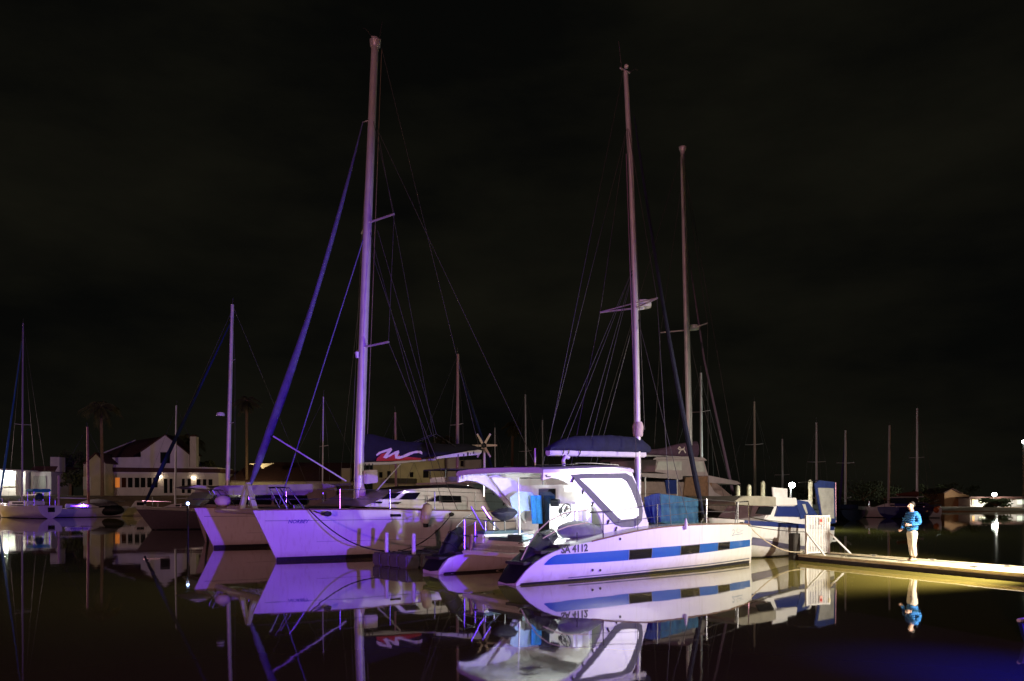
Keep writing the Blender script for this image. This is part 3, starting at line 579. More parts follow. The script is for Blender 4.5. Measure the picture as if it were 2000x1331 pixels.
nb = M(); [nb.tube([(11.2, -3.4 + .4 * i, 1.62), (12.7, -3.4 + .4 * i, 1.62)], .012, 4) for i in range(18)]; [nb.tube([(11.25 + .25 * i, -3.4, 1.625), (11.25 + .25 * i, 3.4, 1.625)], .012, 4) for i in range(6)]
nb.build('trampoline_net', BLACK, cb)['kind'] = 'stuff'
ap = B.s3(484, 943, 0)
for sd, py in ((1, (494, 992)), (-1, (464, 984))): M().add(*(lambda p, q: ([(p[0] - .07, p[1] - .05, p[2]), (p[0] + .07, p[1] - .05, p[2]), (p[0] + .07, p[1] + .08, p[2]), (p[0] - .07, p[1] + .08, p[2]), (q[0] - .1, q[1] - .1, q[2]), (q[0] + .1, q[1] - .1, q[2]), (q[0] + .1, q[1] + .1, q[2]), (q[0] - .1, q[1] + .1, q[2])], [(0, 1, 2, 3), (4, 7, 6, 5), (0, 4, 5, 1), (1, 5, 6, 2), (2, 6, 7, 3), (3, 7, 4, 0)]))(ap, (12.78, sd * .75, 1.66))).build('striker_strut', ALU, cb)
# cabin: raked front, side with dark panes
cab = [B.side(*p, 2.9) for p in [(722, 990), (738, 984), (768, 969), (800, 957.5), (835, 954), (872, 953), (945, 956), (960, 1000)]]
def narrow(p): x, y, z = p; t = max(0, min(1, (z - 1.6) / .9)); f = 1 - .16 * max(0, min(1, (x - 6.4) / 2.5)); return (x, y * (1 - .06 * t) * f, z)
cbn = M().prism([(x, z) for x, z in cab], 2.9, -2.9, narrow).build('cabin', GELB, cb, 30, .05)
for pl in ([(836, 980), (858, 968), (858, 980)], [(864, 968), (901, 969), (901, 982), (864, 982)], [(754, 975), (770, 963.5), (791, 962.5), (778, 974)], [(787, 976), (800, 963), (825, 962.5), (815, 975.5)], [(739, 983), (746, 980), (756, 980), (754, 984)], [(767, 984), (776, 981), (790, 981), (783, 985)]):
    q = [B.side(*p, 2.86) for p in pl]; M().prism(q, 2.93, 2.80, lambda p: (lambda r: (r[0], r[1] + .018, r[2]))(narrow(p))).build('window_pane', GLASS, cbn, 0)
rf = [B.side(*p, 1.8) for p in [(804, 958), (838, 951), (870, 947), (905, 950), (934, 958), (905, 954), (870, 952), (838, 955)]]
M().prism(rf, -2.2, 2.2).build('awning', NAVYD, cb, 40)
for x in (1.4, 3.4):
    for sd in (-1, 1): T('awning_post', [(x, sd * 2.1, 1.5), (x, sd * 2.1, 2.75)], .025, STEEL, cb)
M().prism([(1.2, 2.78), (4.2, 2.72), (4.2, 2.80), (1.2, 2.86)], -2.3, 2.3).build('hardtop', GELB, cb, bevel=.03)
# mast, boom, cover
m0, m1 = B.s3(700, 965, 0), B.s3(733, 75, 0)
mst = T('mast', [(m0[0], 0, 1.7), (m0[0] - .05, 0, 4), (m0[0] - .35, 0, 12), (m1[0], 0, m1[2])], [.20, .20, .185, .15], ALU, cb, 12)
masthead(mst, m1[0], 0, m1[2]); M().lathe([(.17, 0), (.21, .05), (.24, .3), (.1, .42)], (m1[0], 0, m1[2] - .4), 12).build('mast_cap', ALU, mst)
T('mast_track', [(m0[0] - .21, 0, 3.8), (m0[0] - .36 - .15, 0, 12), (m1[0] - .15, 0, m1[2] - .5)], .022, BLACK, mst, 5)
T('steaming_light', [B.s3(697, 688, .12), B.s3(698, 700, .12)], [.09, .06], GEL, mst)
bt = [B.s3(*p, 0) for p in [(712, 906), (760, 905), (800, 901.5), (850, 898), (890, 893), (938, 889)]]
T('boom', [bt[0], bt[1], bt[2], bt[3]], [.07, .07, .05, .05], ALU, cb, 8)
be = [B.side(*p, 0) for p in [(850, 897), (888, 893), (932, 889), (938, 886), (939, 881), (933, 878), (900, 884), (850, 893)]]
M().prism(be, -.11, .11).build('boom_end', GELB, cb, bevel=.02)
for p, w, h_ in (((895, 890), .05, .1), ((906, 889), .05, .1), ((914, 887.5), .09, .16), ((919, 887), .04, .06), ((925, 884.5), .06, .1)):
    x, z = B.side(*p, .12); M().box((x, .113, z), (w, .006, h_)).build('boom_mark', LETT, cb)
cvt = [B.side(*p, 0) for p in [(709, 852), (720, 847), (745, 853), (790, 862), (850, 866), (880, 868), (910, 867), (935, 874), (940, 878)]]
cvb = [B.side(*p, 0) for p in [(711, 904), (760, 902), (800, 899), (850, 892.5), (900, 884), (940, 880)]]
rings = []
for i in range(33):
    t = i / 32; x = cvt[0][0] + (cvt[-1][0] - cvt[0][0]) * t; zt2 = smoo(sorted(cvt), x); zb2 = smoo(sorted(cvb), x); h_ = max(.06, zt2 - zb2); w = .13 + .10 * min(1, h_)
    rings.append([(x, w * math.cos(a) * (1 - .55 * max(0, math.sin(a)) ** 2) * (1 + .06 * mnoise.noise((t * 12, a, 4))), (zt2 + zb2) / 2 + math.sin(a) * h_ / 2 + .02 * mnoise.noise((t * 16, a, 2))) for a in [2 * PI * j / 18 for j in range(18)]])
cov = M().loft(rings).build('sail_cover', NAVYD, cb, 60)
for nm, mm, off, pl in (('emblem_red', LOGOR, .245, [(736, 896), (745, 887), (756, 884), (750, 891), (757, 897), (766, 887), (775, 883), (782, 892), (800, 893), (822, 895), (824, 899), (790, 900), (750, 901), (735, 901)]),
                       ('emblem_white', LOGOW, .262, [(735, 888), (741, 883), (752, 879), (764, 875), (766, 879), (758, 890), (772, 882), (779, 880), (780, 884), (776, 892), (784, 891), (800, 884), (813, 881), (822, 881), (825, 884), (825, 888), (818, 885), (808, 886), (795, 892), (780, 897), (772, 896), (771, 887), (754, 896), (748, 894), (757, 882), (744, 886), (736, 891)])):
    q = [B.side(*p, off) for p in pl]; M().prism(q, off, off - .03).build(nm, mm, cov, 0)
T('boom_strut', [B.s3(782, 907, 0), B.s3(712, 985, 0)], .03, ALU, cb)
q = [B.side(*p, .3) for p in [(711, 919), (737, 918), (738, 943), (712, 946)]]
bag = M().prism(q, .18, .34).build('hanging_bag', mat('pale_bag_cloth', (.66, .58, .60), .9, bump=.4), cb, bevel=.03)
for px in (714, 721, 728): T('bag_strap', [B.s3(px, 906, .26), B.s3(px, 919, .26)], .018, BLACK, bag)
M().lathe([(.16, 0), (.2, .1), (.17, .55), (.1, .8)], B.s3(706, 985, .1), 10).build('mast_bag', MAT['pale_canvas'], cb)
# spreaders and rigging
spz = []
for py in (431, 674):
    x, z = B.side(718 if py < 500 else 707, py + 5, 0); spz.append((x, z))
    for sd in (-1, 1): T('spreader', [(x, 0, z), (x - .45, sd * 1.45, z + .05)], .045, ALU, cb)
for sd in (-1, 1):
    T('shroud', [(m1[0] + .2, 0, 18.2), (spz[0][0] - .45, sd * 1.45, spz[0][1] + .05), (spz[1][0] - .45, sd * 1.45, spz[1][1] + .05), (m0[0] - 1.8, sd * 4.7, 1.62)], .011, WIRE, cb, 5)
    T('shroud', [(spz[0][0], 0, spz[0][1]), (m0[0] - 1.2, sd * 4.7, 1.62)], .009, WIRE, cb, 5)
    T('lazy_jack', [(spz[0][0] - .2, sd * .5, spz[0][1] - .4), (4.6, sd * .2, 4.9), (3.6, sd * .2, 4.4)], .009, WIRE, cb, 5); T('lazy_jack', [(4.6, sd * .2, 4.9), (5.6, sd * .2, 4.5)], .009, WIRE, cb, 5)
    T('running_backstay', [(m1[0] - .1, 0, 17.5), (1.2, sd * 4.3, 1.6)], .009, WIRE, cb, 5)
T('topping_lift', [(m1[0] - .2, 0, m1[2]), (bt[-1][0], 0, bt[-1][2] + .1)], .009, WIRE, cb, 5)
T('halyard', [(m1[0] - .35, -.1, m1[2] - .3), (m0[0] - .45, -.1, 4.4)], .012, mat('tan_halyard', (.30, .22, .14), .9), cb, 5)
f0, f1 = B.s3(709, 238, 0), B.s3(488, 950, 0)
jp = [Vector(f0).lerp(Vector(f1), t / 16) + Vector((-.25 * math.sin(PI * t / 16), 0, 0)) for t in range(17)]
rings = []
for i, p in enumerate(jp):
    r = lerp1([(0, .025), (2, .055), (8, .10), (13, .15), (15, .16), (16, .06)], i); tt = (Vector(f1) - Vector(f0)).normalized(); uu = tt.orthogonal().normalized(); vv = tt.cross(uu)
    rings.append([p + (uu * math.cos(a) + vv * math.sin(a)) * r * (1 + .15 * math.cos(a * 2 + i * .9)) for a in [2 * PI * j / 12 for j in range(12)]])
M().loft(rings).build('furled_headsail', SAIL, cb, 60)
T('headstay', [f0, (m1[0] + .2, 0, f0[2] + .2)], .03, STEEL, cb)
T('inner_stay', [(m1[0] + .15, 0, 14.0), (11.6, 0, 1.75)], .022, mat('violet_stay', (.16, .15, .38), .8), cb)
T('spinnaker_pole', [B.s3(533, 852, .6), B.s3(676, 940, .9)], .032, ALU, cb, 8)
# pulpits, stanchions, lifelines
for yc, nx, cl in ((4.17, 0, STEEL), (-4.17, 0, STEEL)):
    h = hB1 if yc > 0 else hB2; xb = h.L + 1.1
    for dy in (-.28, .28): T('pulpit_rail', [(xb - 1.9, yc + dy * 1.6, 1.68), (xb - 1.35, yc + dy * 1.5, 2.42), (xb - .95, yc + dy, 2.42), (xb - 1.35, yc + dy * 1.2, 1.68)], .02, STEEL, cb)
    T('pulpit_rail', [(xb - .95, yc - .28, 2.42), (xb - .95, yc + .28, 2.42)], .02, STEEL, cb)
    T('pulpit_rail', [(xb - 2.3, yc + .5, 2.05), (xb - .2, yc + .1, 2.05)], .016, STEEL, cb)
    M().box((xb - 1.1, yc, 2.445), (.4, .5, .03)).build('pulpit_seat', NAVYD, cb)
sts = []
for x in (11.2, 9.4, 7.6, 5.8, 4.2):
    for yc in (4.17, -4.17):
        h = hB1 if yc > 0 else hB2; y = yc + math.copysign(h.hw(x) - .1, yc); T('stanchion', [(x, y, h.zs(x)), (x, y, h.zs(x) + .72)], .02, STEEL, cb)
        if yc > 0: sts.append((x, y, h.zs(x)))
for f_ in (.70, .38): T('lifeline', [(12.0, 4.6, 1.68 + f_)] + [(x, y, z + f_) for x, y, z in sts], .008, WIRE, cb, 5)
M().box((12.35, 3.7, 1.78), (.5, .3, .16), rz=.3).build('anchor_roller', STEEL, cb, bevel=.02)
M().sphere((12.9, -2.6, 1.98), .26, 12, (1.3, 1, .9)).build('stowed_float', MAT['pale_canvas'], cb)
M().box((12.75, -1.6, 1.74), (.12, 1.5, .08)).build('bow_plank', ALU, cb)
c = B.s3(604, 993, 4.4); M().torus((c[0], c[1] - .2, 1.72), .07, .03, (0, 0, 1), 12, 5).build('mooring_cleat', STEEL, cb)
M().sphere(B.s3(640, 1004, 5.15), .12, 8, (1.3, .5, .8)).build('fairlead', BLACK, cb)
M().sphere(B.s3(882, 1005, 5.1), .10, 8, (1.2, .5, .8)).build('fairlead', BLACK, cb)
# wind turbine on the stern
wt = B.s3(946, 871, -.2); T('turbine_pole', [(wt[0], wt[1], 1.5), (wt[0], wt[1], wt[2] - .05)], .055, mat('cream_pole', (.66, .58, .44), .5), cb, 8)
hub = M().sphere(wt, .12, 10, (1.5, 1, 1)).build('turbine_hub', BLACK, cb)
for k_ in range(6):
    a = PI / 3 * k_; ca_, sa_ = math.cos(a), math.sin(a); ax_, up_ = Vector((0.45, -.9, 0)).normalized(), Vector((0, 0, 1)); fw = Vector((.9, .45, 0)).normalized()
    ax_ = Vector((.72, -.69, 0)); fw = Vector((.69, .72, 0)); d_ = ax_ * ca_ + up_ * sa_; e_ = (ax_ * -sa_ + up_ * ca_); w_ = Vector(wt)
    M().add([w_ + d_ * .12 + e_ * .05 + fw * .14, w_ + d_ * .62 + e_ * .035 + fw * .14, w_ + d_ * .62 - e_ * .04 + fw * .17, w_ + d_ * .12 - e_ * .06 + fw * .18, w_ + d_ * .12 + e_ * .05 + fw * .12, w_ + d_ * .62 + e_ * .035 + fw * .12, w_ + d_ * .62 - e_ * .04 + fw * .15, w_ + d_ * .12 - e_ * .06 + fw * .16], [(0, 1, 2, 3), (7, 6, 5, 4), (0, 4, 5, 1), (1, 5, 6, 2), (2, 6, 7, 3), (3, 7, 4, 0)]).build('turbine_blade', MAT['pale_post'], hub)
# fender hanging on its side
c = B.w(*B.s3(833, 1000, 5.2)[:2]); 
fd = thing('fender', 'long beige fender hanging at the side of the charter catamaran', 'fender', loc=(c[0], c[1], 1.55))
M().lathe([(.02, -.42), (.14, -.36), (.18, -.2), (.19, .1), (.15, .3), (.04, .36)], (0, 0, 0), 14, (.12, 0, 1)).build('body', MAT['pale_canvas'], fd); M().lathe([(.02, -.52), (.09, -.5), (.1, -.38), (.04, -.36)], (-.03, 0, 0), 12).build('end_cap', BLACK, fd); T('lanyard', [(.03, 0, .34), (.02, .04, .62)], .012, ROPED, fd)

# ================================================================== cube pontoon between the two catamarans
pn = thing('floating_pontoon', 'low floating pontoon of grey plastic cubes between the catamarans', 'pontoon', A)
cub = None
for i in range(18):
    for j in range(4):
        if cub is None: cub = M().box((0, 0, 0), (.49, .49, .40)).build('pontoon_cube', CUBE, pn, bevel=.05); o = cub
        else: o = cub.copy(); C.objects.link(o)
        o.location = (.62 + .5 * i, 3.65 + .5 * j, .20 + .012 * math.sin(i * 1.7 + j)); o.rotation_euler = (0, 0, random.choice((0, PI / 2, PI)))
        if (i + j) % 2 == 0 and i < 8: M().lathe([(.05, 0), (.05, .03), (.02, .035)], (.62 + .5 * i + .25, 3.65 + .5 * j + .25, .40), 8).build('joint_pin', BLACK, pn)
for px, yy, lab, h_ in ((755, 5.0, 'white mooring post on the cube pontoon, farther left one', .62), (808, 3.75, 'white mooring post at the near corner of the cube pontoon', .62)):
    X = A.side(px, 1080, yy)[0]; wx = A.w(X, yy); tag(M().lathe([(.062, .40), (.062, .38 + h_), (.045, .40 + h_), (.02, .41 + h_)], (wx[0], wx[1], 0), 14).build('mooring_post', WHITEP), lab, 'mooring post', 'mooring posts on the cube pontoon')
# mooring lines
def wl3(fr, p): return fr.w(p[0], p[1]) + (p[2],)
a0 = wl3(B, B.s3(604, 996, 5.0)); a1 = wl3(A, (.9, 5.2, .42))
tag(T('mooring_line', sag(a0, a1, .35, 20), .022, ROPED, None), 'dark mooring line from the violet bow down to the cube pontoon', 'rope')
a0 = wl3(B, B.s3(882, 1005, 5.12)); a1 = wl3(A, (1.3, 5.2, .42)); tag(T('mooring_line', sag(a0, a1, .25, 16), .018, ROPED, None), 'dark mooring line from the charter catamaran side near its fender to the pontoon', 'rope')
a0 = wl3(B, B.s3(612, 998, 5.0)); a1 = wl3(B, B.s3(640, 1004, 5.14)); tag(T('mooring_line', sag(a0, a1, .03, 8), .022, ROPED, None), 'short dark rope end tied along the violet bow rail', 'rope')
a0 = A.w(10.0, -1.75) + (1.2,); a1 = (9.75, 26.6, .3); tag(T('mooring_line', sag(a0, a1, .28, 16), .016, ROPE, None), 'pale mooring line from the striped bow to the dock gate', 'rope')
a0 = A.w(9.6, -1.8) + (1.25,); a1 = (9.85, 26.75, .95); tag(T('mooring_line', sag(a0, a1, .05, 12), .012, ROPED, None), 'thin dark line from the striped bow to the gate post', 'rope')

# ================================================================== motor cruiser with blue window covers by the gate
Ff = Fr(7.35 + 5.6 * .766, 27.6 + 5.6 * .643, 220)
cf = thing('motor_cruiser', 'white motor cruiser with navy stripes and blue window covers behind the gate', 'motor boat', Ff)
hF_ = Hull(6.0, [(0, 1.05), (1.5, 1.2), (3.6, 1.2), (4.8, 1.05), (5.5, .7), (6.0, .05)], [(0, .98), (2, 1.05), (4, 1.22), (6.0, 1.42)], .35, 0, .4, 0, 4.0, .08)
hfo = hF_.mesh(24).build('hull', HULLW, cf, 45)
for sd in (1, -1):
    hF_.band(lambda x: .86 + .055 * x, lambda x: 1.0 + .06 * x, .05, 5.7, sd, .012, 24).build('stripe', NAVYST, hfo)
    hF_.band(lambda x: .16 + .012 * x ** 2, lambda x: .26 + .018 * x ** 2, .05, 5.3, sd, .012, 24).build('stripe', mat('faded_violet_stripe', (.16, .15, .24), .5), hfo)
    hF_.band(wl(-.1), wl(.05), .1, 5.2, sd, .008, 20).build('boot_stripe', BOOT, hfo)
cbp = [Ff.side(*p, 1.0) for p in [(1458, 1020), (1480, 1012), (1507, 984), (1557, 983), (1562, 1020)]]
cbn = M().prism([(5.0, 1.05), (4.6, 1.42), (3.7, 2.0), (1.5, 2.02), (1.3, 1.0)], -1.0, 1.0, lambda p: (p[0], p[1] * (1 - .08 * max(0, p[2] - 1.3)), p[2])).build('cabin', GEL, cf, 30, .04)
for pl, mm, nm in (([(1474, 1004), (1481, 990), (1508, 990), (1501, 1006)], GLASS, 'window_pane'), ([(1510, 1009), (1517, 989), (1554, 989), (1558, 1010)], NAVYST, 'window_cover')):
    M().prism([Ff.side(*p, .95) for p in pl], 1.03, .97).build(nm, mm, cbn, 0)
M().prism([Ff.side(*p, 1.0) for p in [(1430, 980), (1445, 970), (1475, 969), (1511, 971), (1511, 989), (1470, 988), (1432, 986)]], -1.1, 1.1).build('awning', TAUPEC, cf, 30, .02)
M().prism([Ff.side(*p, 1.0) for p in [(1511, 971), (1552, 973), (1554, 987), (1511, 988)]], -1.08, 1.08).build('roof', GEL, cf, 30, .02)
M().prism([Ff.side(*p, .4) for p in [(1509, 952), (1538, 955), (1538, 972), (1511, 971)]], .36, .40).build('roof_board', mat('white_board', (.88, .87, .84), .6), cf, 0)
cv = M().prism([Ff.side(*p, 1.05) for p in [(1552, 976), (1578, 980), (1600, 1010), (1565, 1014)]], 1.05, 1.01).build('side_curtain', BLUEC, cf, 0)
M().prism([Ff.side(*p, 1.06) for p in [(1567, 985), (1573, 985), (1578, 1003), (1575, 1004)]], 1.06, 1.051).build('clear_panel', VINYL, cv, 0)
cv = M().prism([Ff.side(*p, 1.0) for p in [(1592, 945), (1600, 939), (1630, 941), (1632, 1022), (1612, 1024), (1604, 1010)]], 1.0, .95).build('stern_curtain', BLUEC, cf, 0)
M().prism([Ff.side(*p, 1.02) for p in [(1598, 953), (1628, 954), (1629, 1013), (1607, 1013)]], 1.03, 1.003).build('clear_panel', VINYL, cv, 0)
for k_ in range(8): M().prism([Ff.side(*p, 1.03) for p in [(1602 + k_, 958.0 + k_ * 6.6), (1627, 958.6 + k_ * 6.6), (1627, 959.6 + k_ * 6.6), (1602 + k_, 959.0 + k_ * 6.6)]], 1.036, 1.031).build('panel_crease', mat('crease_grey', (.36, .37, .36), .6), cv, 0)
T('canopy_tube', [Ff.s3(1560, 943, .8), Ff.s3(1600, 938, 1.0), Ff.s3(1632, 942, 1.0), Ff.s3(1633, 1020, 1.0)], .018, STEEL, cf)
T('side_rail', [Ff.s3(1462, 1010, 1.1), Ff.s3(1500, 1018, 1.15), Ff.s3(1560, 1028, 1.2)], .016, STEEL, cf); T('side_rail', [Ff.s3(1474, 1013, 1.1), Ff.s3(1560, 1024, 1.2)], .012, STEEL, cf)
M().box((-.2, 0, .45), (.5, 1.8, .08)).build('swim_platform', GEL, cf, bevel=.02)
for px in (1611, 1622): T('stern_rail', [Ff.s3(px, 1040, .9), Ff.s3(px, 1024, .9)], .02, STEEL, cf)
lb = Ff.w(-.12, .55); rb_ = thing('lifebuoy', 'red and white lifebuoy on the stern of the motor cruiser', 'lifebuoy', loc=(lb[0], lb[1], .84), rz=math.radians(300))
M().torus((0, 0, 0), .25, .075, (1, 0, 0), 24, 8).build('ring', REDM, rb_)
for a in (.8, 2.3, 3.9, 5.5): M().torus((0, .25 * math.cos(a), .25 * math.sin(a)), .08, .02, (0, -math.sin(a), math.cos(a)), 10, 4).build('band', WHITEP, rb_)

# ================================================================== flybridge motorsailer behind the striped catamaran
_e = A.w(0, 6); Ef = Fr(_e[0], _e[1], 40.1)
ce = thing('motorsailer', 'motorsailer with enclosed flybridge and maroon sail cover behind the blue tarpaulins', 'boat', Ef)
hE = Hull(11.5, [(9.5, 1.2), (12, 1.7), (16, 1.7), (19, .9), (21, .05)], [(9.5, 1.2), (15, 1.25), (21, 1.6)], .5, 0, .3, 9.5, 3.0, .1)
hE.mesh(22).build('hull', DIMCR, ce, 45)
M().prism([(11.2, 1.1), (11.4, 2.75), (17.2, 2.8), (19.0, 1.9), (20.0, 1.3)], -1.4, 1.4).build('deckhouse', mat('brown_grey_panel', (.24, .17, .15), .6, var=.2), ce, 30, .05)
M().prism([Ef.side(*p, -1.5) for p in [(1250, 924), (1334, 927), (1334, 937), (1255, 932)]], -1.5, 1.5).build('flybridge_deck', DIMCR, ce, 30, .02)
M().prism([Ef.side(*p, -1.3) for p in [(1334, 933), (1384, 930), (1386, 980), (1328, 980)]], -1.45, -1.38).build('bulwark_panel', TEAK, ce, 0)
M().prism([Ef.side(*p, -1.5) for p in [(1384, 929), (1440, 940), (1448, 945), (1440, 947), (1384, 943)]], -1.5, 1.5).build('fore_roof', DIMCR, ce, 30, .02)
M().prism([Ef.side(*p, -1.45) for p in [(1384, 943), (1396, 962), (1425, 978), (1425, 985), (1384, 985)]], -1.46, -1.40).build('side_wing', DIMCR, ce, 0)
fb = M().prism([Ef.side(*p, -1.3) for p in [(1280, 922), (1283, 898), (1375, 898), (1384, 930), (1334, 930)]], -1.28, 1.28).build('flybridge', DIMCR, ce, 30)
for pl in ([(1281, 918), (1285, 902), (1331, 902), (1331, 919)], [(1352, 902), (1372, 902), (1378, 922), (1354, 922)]): M().prism([Ef.side(*p, -1.3) for p in pl], -1.31, -1.285).build('vinyl_window', VINYL, fb, 0)
M().prism([Ef.side(*p, -1.5) for p in [(1275, 898), (1282, 893), (1340, 892), (1375, 894), (1382, 900), (1340, 898)]], -1.5, 1.5).build('flybridge_roof', DIMCR, ce, 40, .02)
for px in (1260, 1322): T('deck_post', [Ef.s3(px, 932, -1.4), Ef.s3(px, 985, -1.4)], .035, ALU, ce)
M().prism([Ef.side(*p, -1.2) for p in [(1290, 938), (1312, 938), (1313, 965), (1294, 965)]], -1.45, -1.41).build('door_window', NAVYST, ce, 0)
m0, m1 = Ef.s3(1347, 880, 0), Ef.s3(1333, 292, 0)
T('mast', [(m0[0], 0, 2.6), (m0[0] - .05, 0, 6), (m0[0] - .3, 0, 12), (m1[0], 0, m1[2])], [.14, .14, .125, .10], ALU, ce, 10); M().lathe([(.11, 0), (.16, .12), (.17, .2), (.05, .22)], (m1[0], 0, m1[2] - .1), 10).build('mast_cap', ALU, ce)
cvt = [Ef.side(*p, 0) for p in [(1262, 878), (1290, 876), (1320, 868), (1358, 862)]]; x0_, x1_ = Ef.side(1255, 890, 0)[0], Ef.side(1360, 890, 0)[0]
rings = []
for i in range(15):
    t = i / 14; x = x0_ + (x1_ - x0_) * t; zt2 = smoo(sorted(cvt), x); zb2 = Ef.side(1300, 891, 0)[1]; h_ = zt2 - zb2
    rings.append([(x, .16 * math.cos(a), (zt2 + zb2) / 2 + math.sin(a) * h_ / 2) for a in [2 * PI * j / 12 for j in range(12)]])
cov = M().loft(rings).build('sail_cover', PURC, ce, 60); T('boom', [(x0_, 0, zb2 - .05), (x1_, 0, zb2 - .05)], .07, ALU, ce)
lm = M()
for pts in ([(1330, 875), (1327, 873.5), (1325, 876), (1328, 878.5), (1331, 876.5), (1329, 882), (1326, 886)], [(1330, 879), (1334, 878), (1337, 876), (1337, 873)], [(1336, 878), (1338, 882), (1340, 885)]):
    vs, fs = stroke([Ef.side(*p, -.2) for p in pts], .07); lm.add([(x, -.185, z) for x, z in vs], fs)
lm.build('cover_lettering', LOGOW, cov, 0)
sp_ = Ef.side(1343, 645, 0)
for sd in (-1, 1): T('spreader', [(sp_[0], 0, sp_[1]), (sp_[0] - .3, sd * 1.3, sp_[1] + .05)], .03, ALU, ce); T('shroud', [(m1[0] + .1, 0, m1[2] - .8), (sp_[0] - .3, sd * 1.3, sp_[1] + .05), (m0[0] - .8, sd * 1.6, 1.4)], .010, WIRE, ce, 5); T('shroud', [(sp_[0], 0, sp_[1]), (m0[0] + .6, sd * 1.6, 1.4)], .010, WIRE, ce, 5)
M().lathe([(.05, 0), (.26, .02), (.28, .1), (.22, .22), (.05, .25)], (sp_[0] + .4, 0, sp_[1] + .05), 14).build('radar_dome', GEL, ce)
T('furled_headsail', [(m1[0] + .15, 0, m1[2] - 3.5), (m1[0] + 1.6, 0, 8.5), (20.6, 0, 2.0)], [.02, .045, .075], mat('mauve_sail', (.14, .10, .15), .85), ce, 8); T('forestay', [(m1[0] + .1, 0, m1[2] - .5), (21.4, 0, 1.6)], .012, WIRE, ce, 5); T('backstay', [(m1[0], 0, m1[2]), (9.8, 0, 1.3)], .010, WIRE, ce, 5)
M().box((16.8, -1.0, 1.85), (1.6, .6, .35)).build('deck_cover', BLUEC, ce, bevel=.1)

# ================================================================== floating dock with its gate
dk = [(9.62, 26.75), (12.62, 19.66), (20.0, 2.2), (21.6, 2.9), (14.02, 21.0), (10.95, 27.45)]
def inset(k, z): return [(x, y, z) for x, y in k]
dock = thing('floating_dock', 'long floating dock lit by floodlight, with the gate at its end', 'dock')
M().add([(x, y, .19) for x, y in dk] + [(x, y, .12) for x, y in dk], [tuple(range(6)), tuple(range(11, 5, -1))] + [(i, (i + 1) % 6, (i + 1) % 6 + 6, i + 6) for i in range(6)]).build('walkway', CONC, dock, 0)
cxm = sum(p[0] for p in dk) / 6; cym = sum(p[1] for p in dk) / 6
M().add([(x, y, .12) for x, y in [(9.60, 26.78), (12.59, 19.65), (19.96, 2.2), (21.64, 2.9), (14.05, 21.0), (10.97, 27.48)]] + [(x, y, -.25) for x, y in [(9.60, 26.78), (12.59, 19.65), (19.96, 2.2), (21.64, 2.9), (14.05, 21.0), (10.97, 27.48)]], [tuple(range(6)), tuple(range(11, 5, -1))] + [(i, (i + 1) % 6, (i + 1) % 6 + 6, i + 6) for i in range(6)]).build('float_beam', DARKW, dock, 0)
T('edge_rail', [(9.6, 26.76, .205), (12.6, 19.66, .205), (19.98, 2.2, .205)], .03, CONC, dock); T('edge_rail', [(10.96, 27.45, .205), (14.03, 21.0, .205), (21.6, 2.9, .205)], .03, CONC, dock)
for k_, f_ in enumerate((.22, .5, .8)):
    for off in (0.12, 1.32):
        x_, y_ = 9.7 + (12.7 - 9.7) * f_ + off, 26.75 + (19.66 - 26.75) * f_ + off * .4
        M().tube([(x_ - .06, y_ + .12, .265), (x_ + .06, y_ - .12, .265)], .018, 6).build('cleat', STEEL, dock); M().box((x_, y_, .225), (.06, .12, .07), rz=.4).build('cleat_base', STEEL, dock)
for f_ in (.1, .3, .48, .66, .84, 1.02):
    a_ = Vector((9.66, 26.72, .193)).lerp(Vector((12.66, 19.7, .193)), f_); b_ = Vector((10.9, 27.3, .193)).lerp(Vector((13.95, 21.0, .193)), f_); d_ = Vector((.012, -.028, 0))
    M().add([a_ - d_, b_ - d_, b_ + d_, a_ + d_], [(0, 1, 2, 3)]).build('joint_strip', DARKW, dock, 0)
M().box((9.55, 26.95, .35), (.28, .28, 1.1), rz=.4).build('end_pile', DARKW, dock, bevel=.02)
gt = thing('gate', 'white barred metal gate with diagonal braces at the end of the dock', 'gate')
g0, g1 = Vector((9.84, 26.62, .19)), Vector((10.72, 26.98, .19)); gd = (g1 - g0); zt_g = 1.45
for p, nm in ((g0, 'gate_post'), (g1, 'gate_post')): M().box((p.x, p.y, .19 + .66), (.07, .07, 1.34), rz=.39).build(nm, WHITEP, gt)
for z in (.26, 1.48): M().box(tuple((g0 + g1) / 2 + Vector((0, 0, z - .19))), (gd.length - .07, .045, .05), rz=.39).build('gate_rail', WHITEP, gt)
bar = None
for i in range(13):
    p = g0 + gd * ((i + 1) / 14)
    if bar is None: bar = M().box((0, 0, 0), (.028, .028, 1.18)).build('gate_bar', WHITEP, gt); o = bar
    else: o = bar.copy(); C.objects.link(o)
    o.location = (p.x, p.y, .87)
for p, q in ((g0, (g0.x + .35, g0.y - 1.15, .0)), (g1, (g1.x + .75, g1.y - .05, .19))): M().tube([(p.x, p.y, .95), q], .035, 4).build('brace', WHITEP, gt)
pm = (g0 + g1) / 2 + Vector((.10, .0, 1.12)); M().box((pm.x, pm.y - .035, pm.z), (.13, .01, .2), rz=.39).build('notice', mat('pale_red_notice', (.75, .45, .40), .6), gt); M().box((pm.x, pm.y - .043, pm.z + .02), (.08, .006, .09), rz=.39).build('notice_mark', REDM, gt)
M().box((g1.x, g1.y - .05, 1.36), (.09, .06, .14), rz=.39).build('lock', mat('pale_lock', (.7, .66, .45), .5), gt)

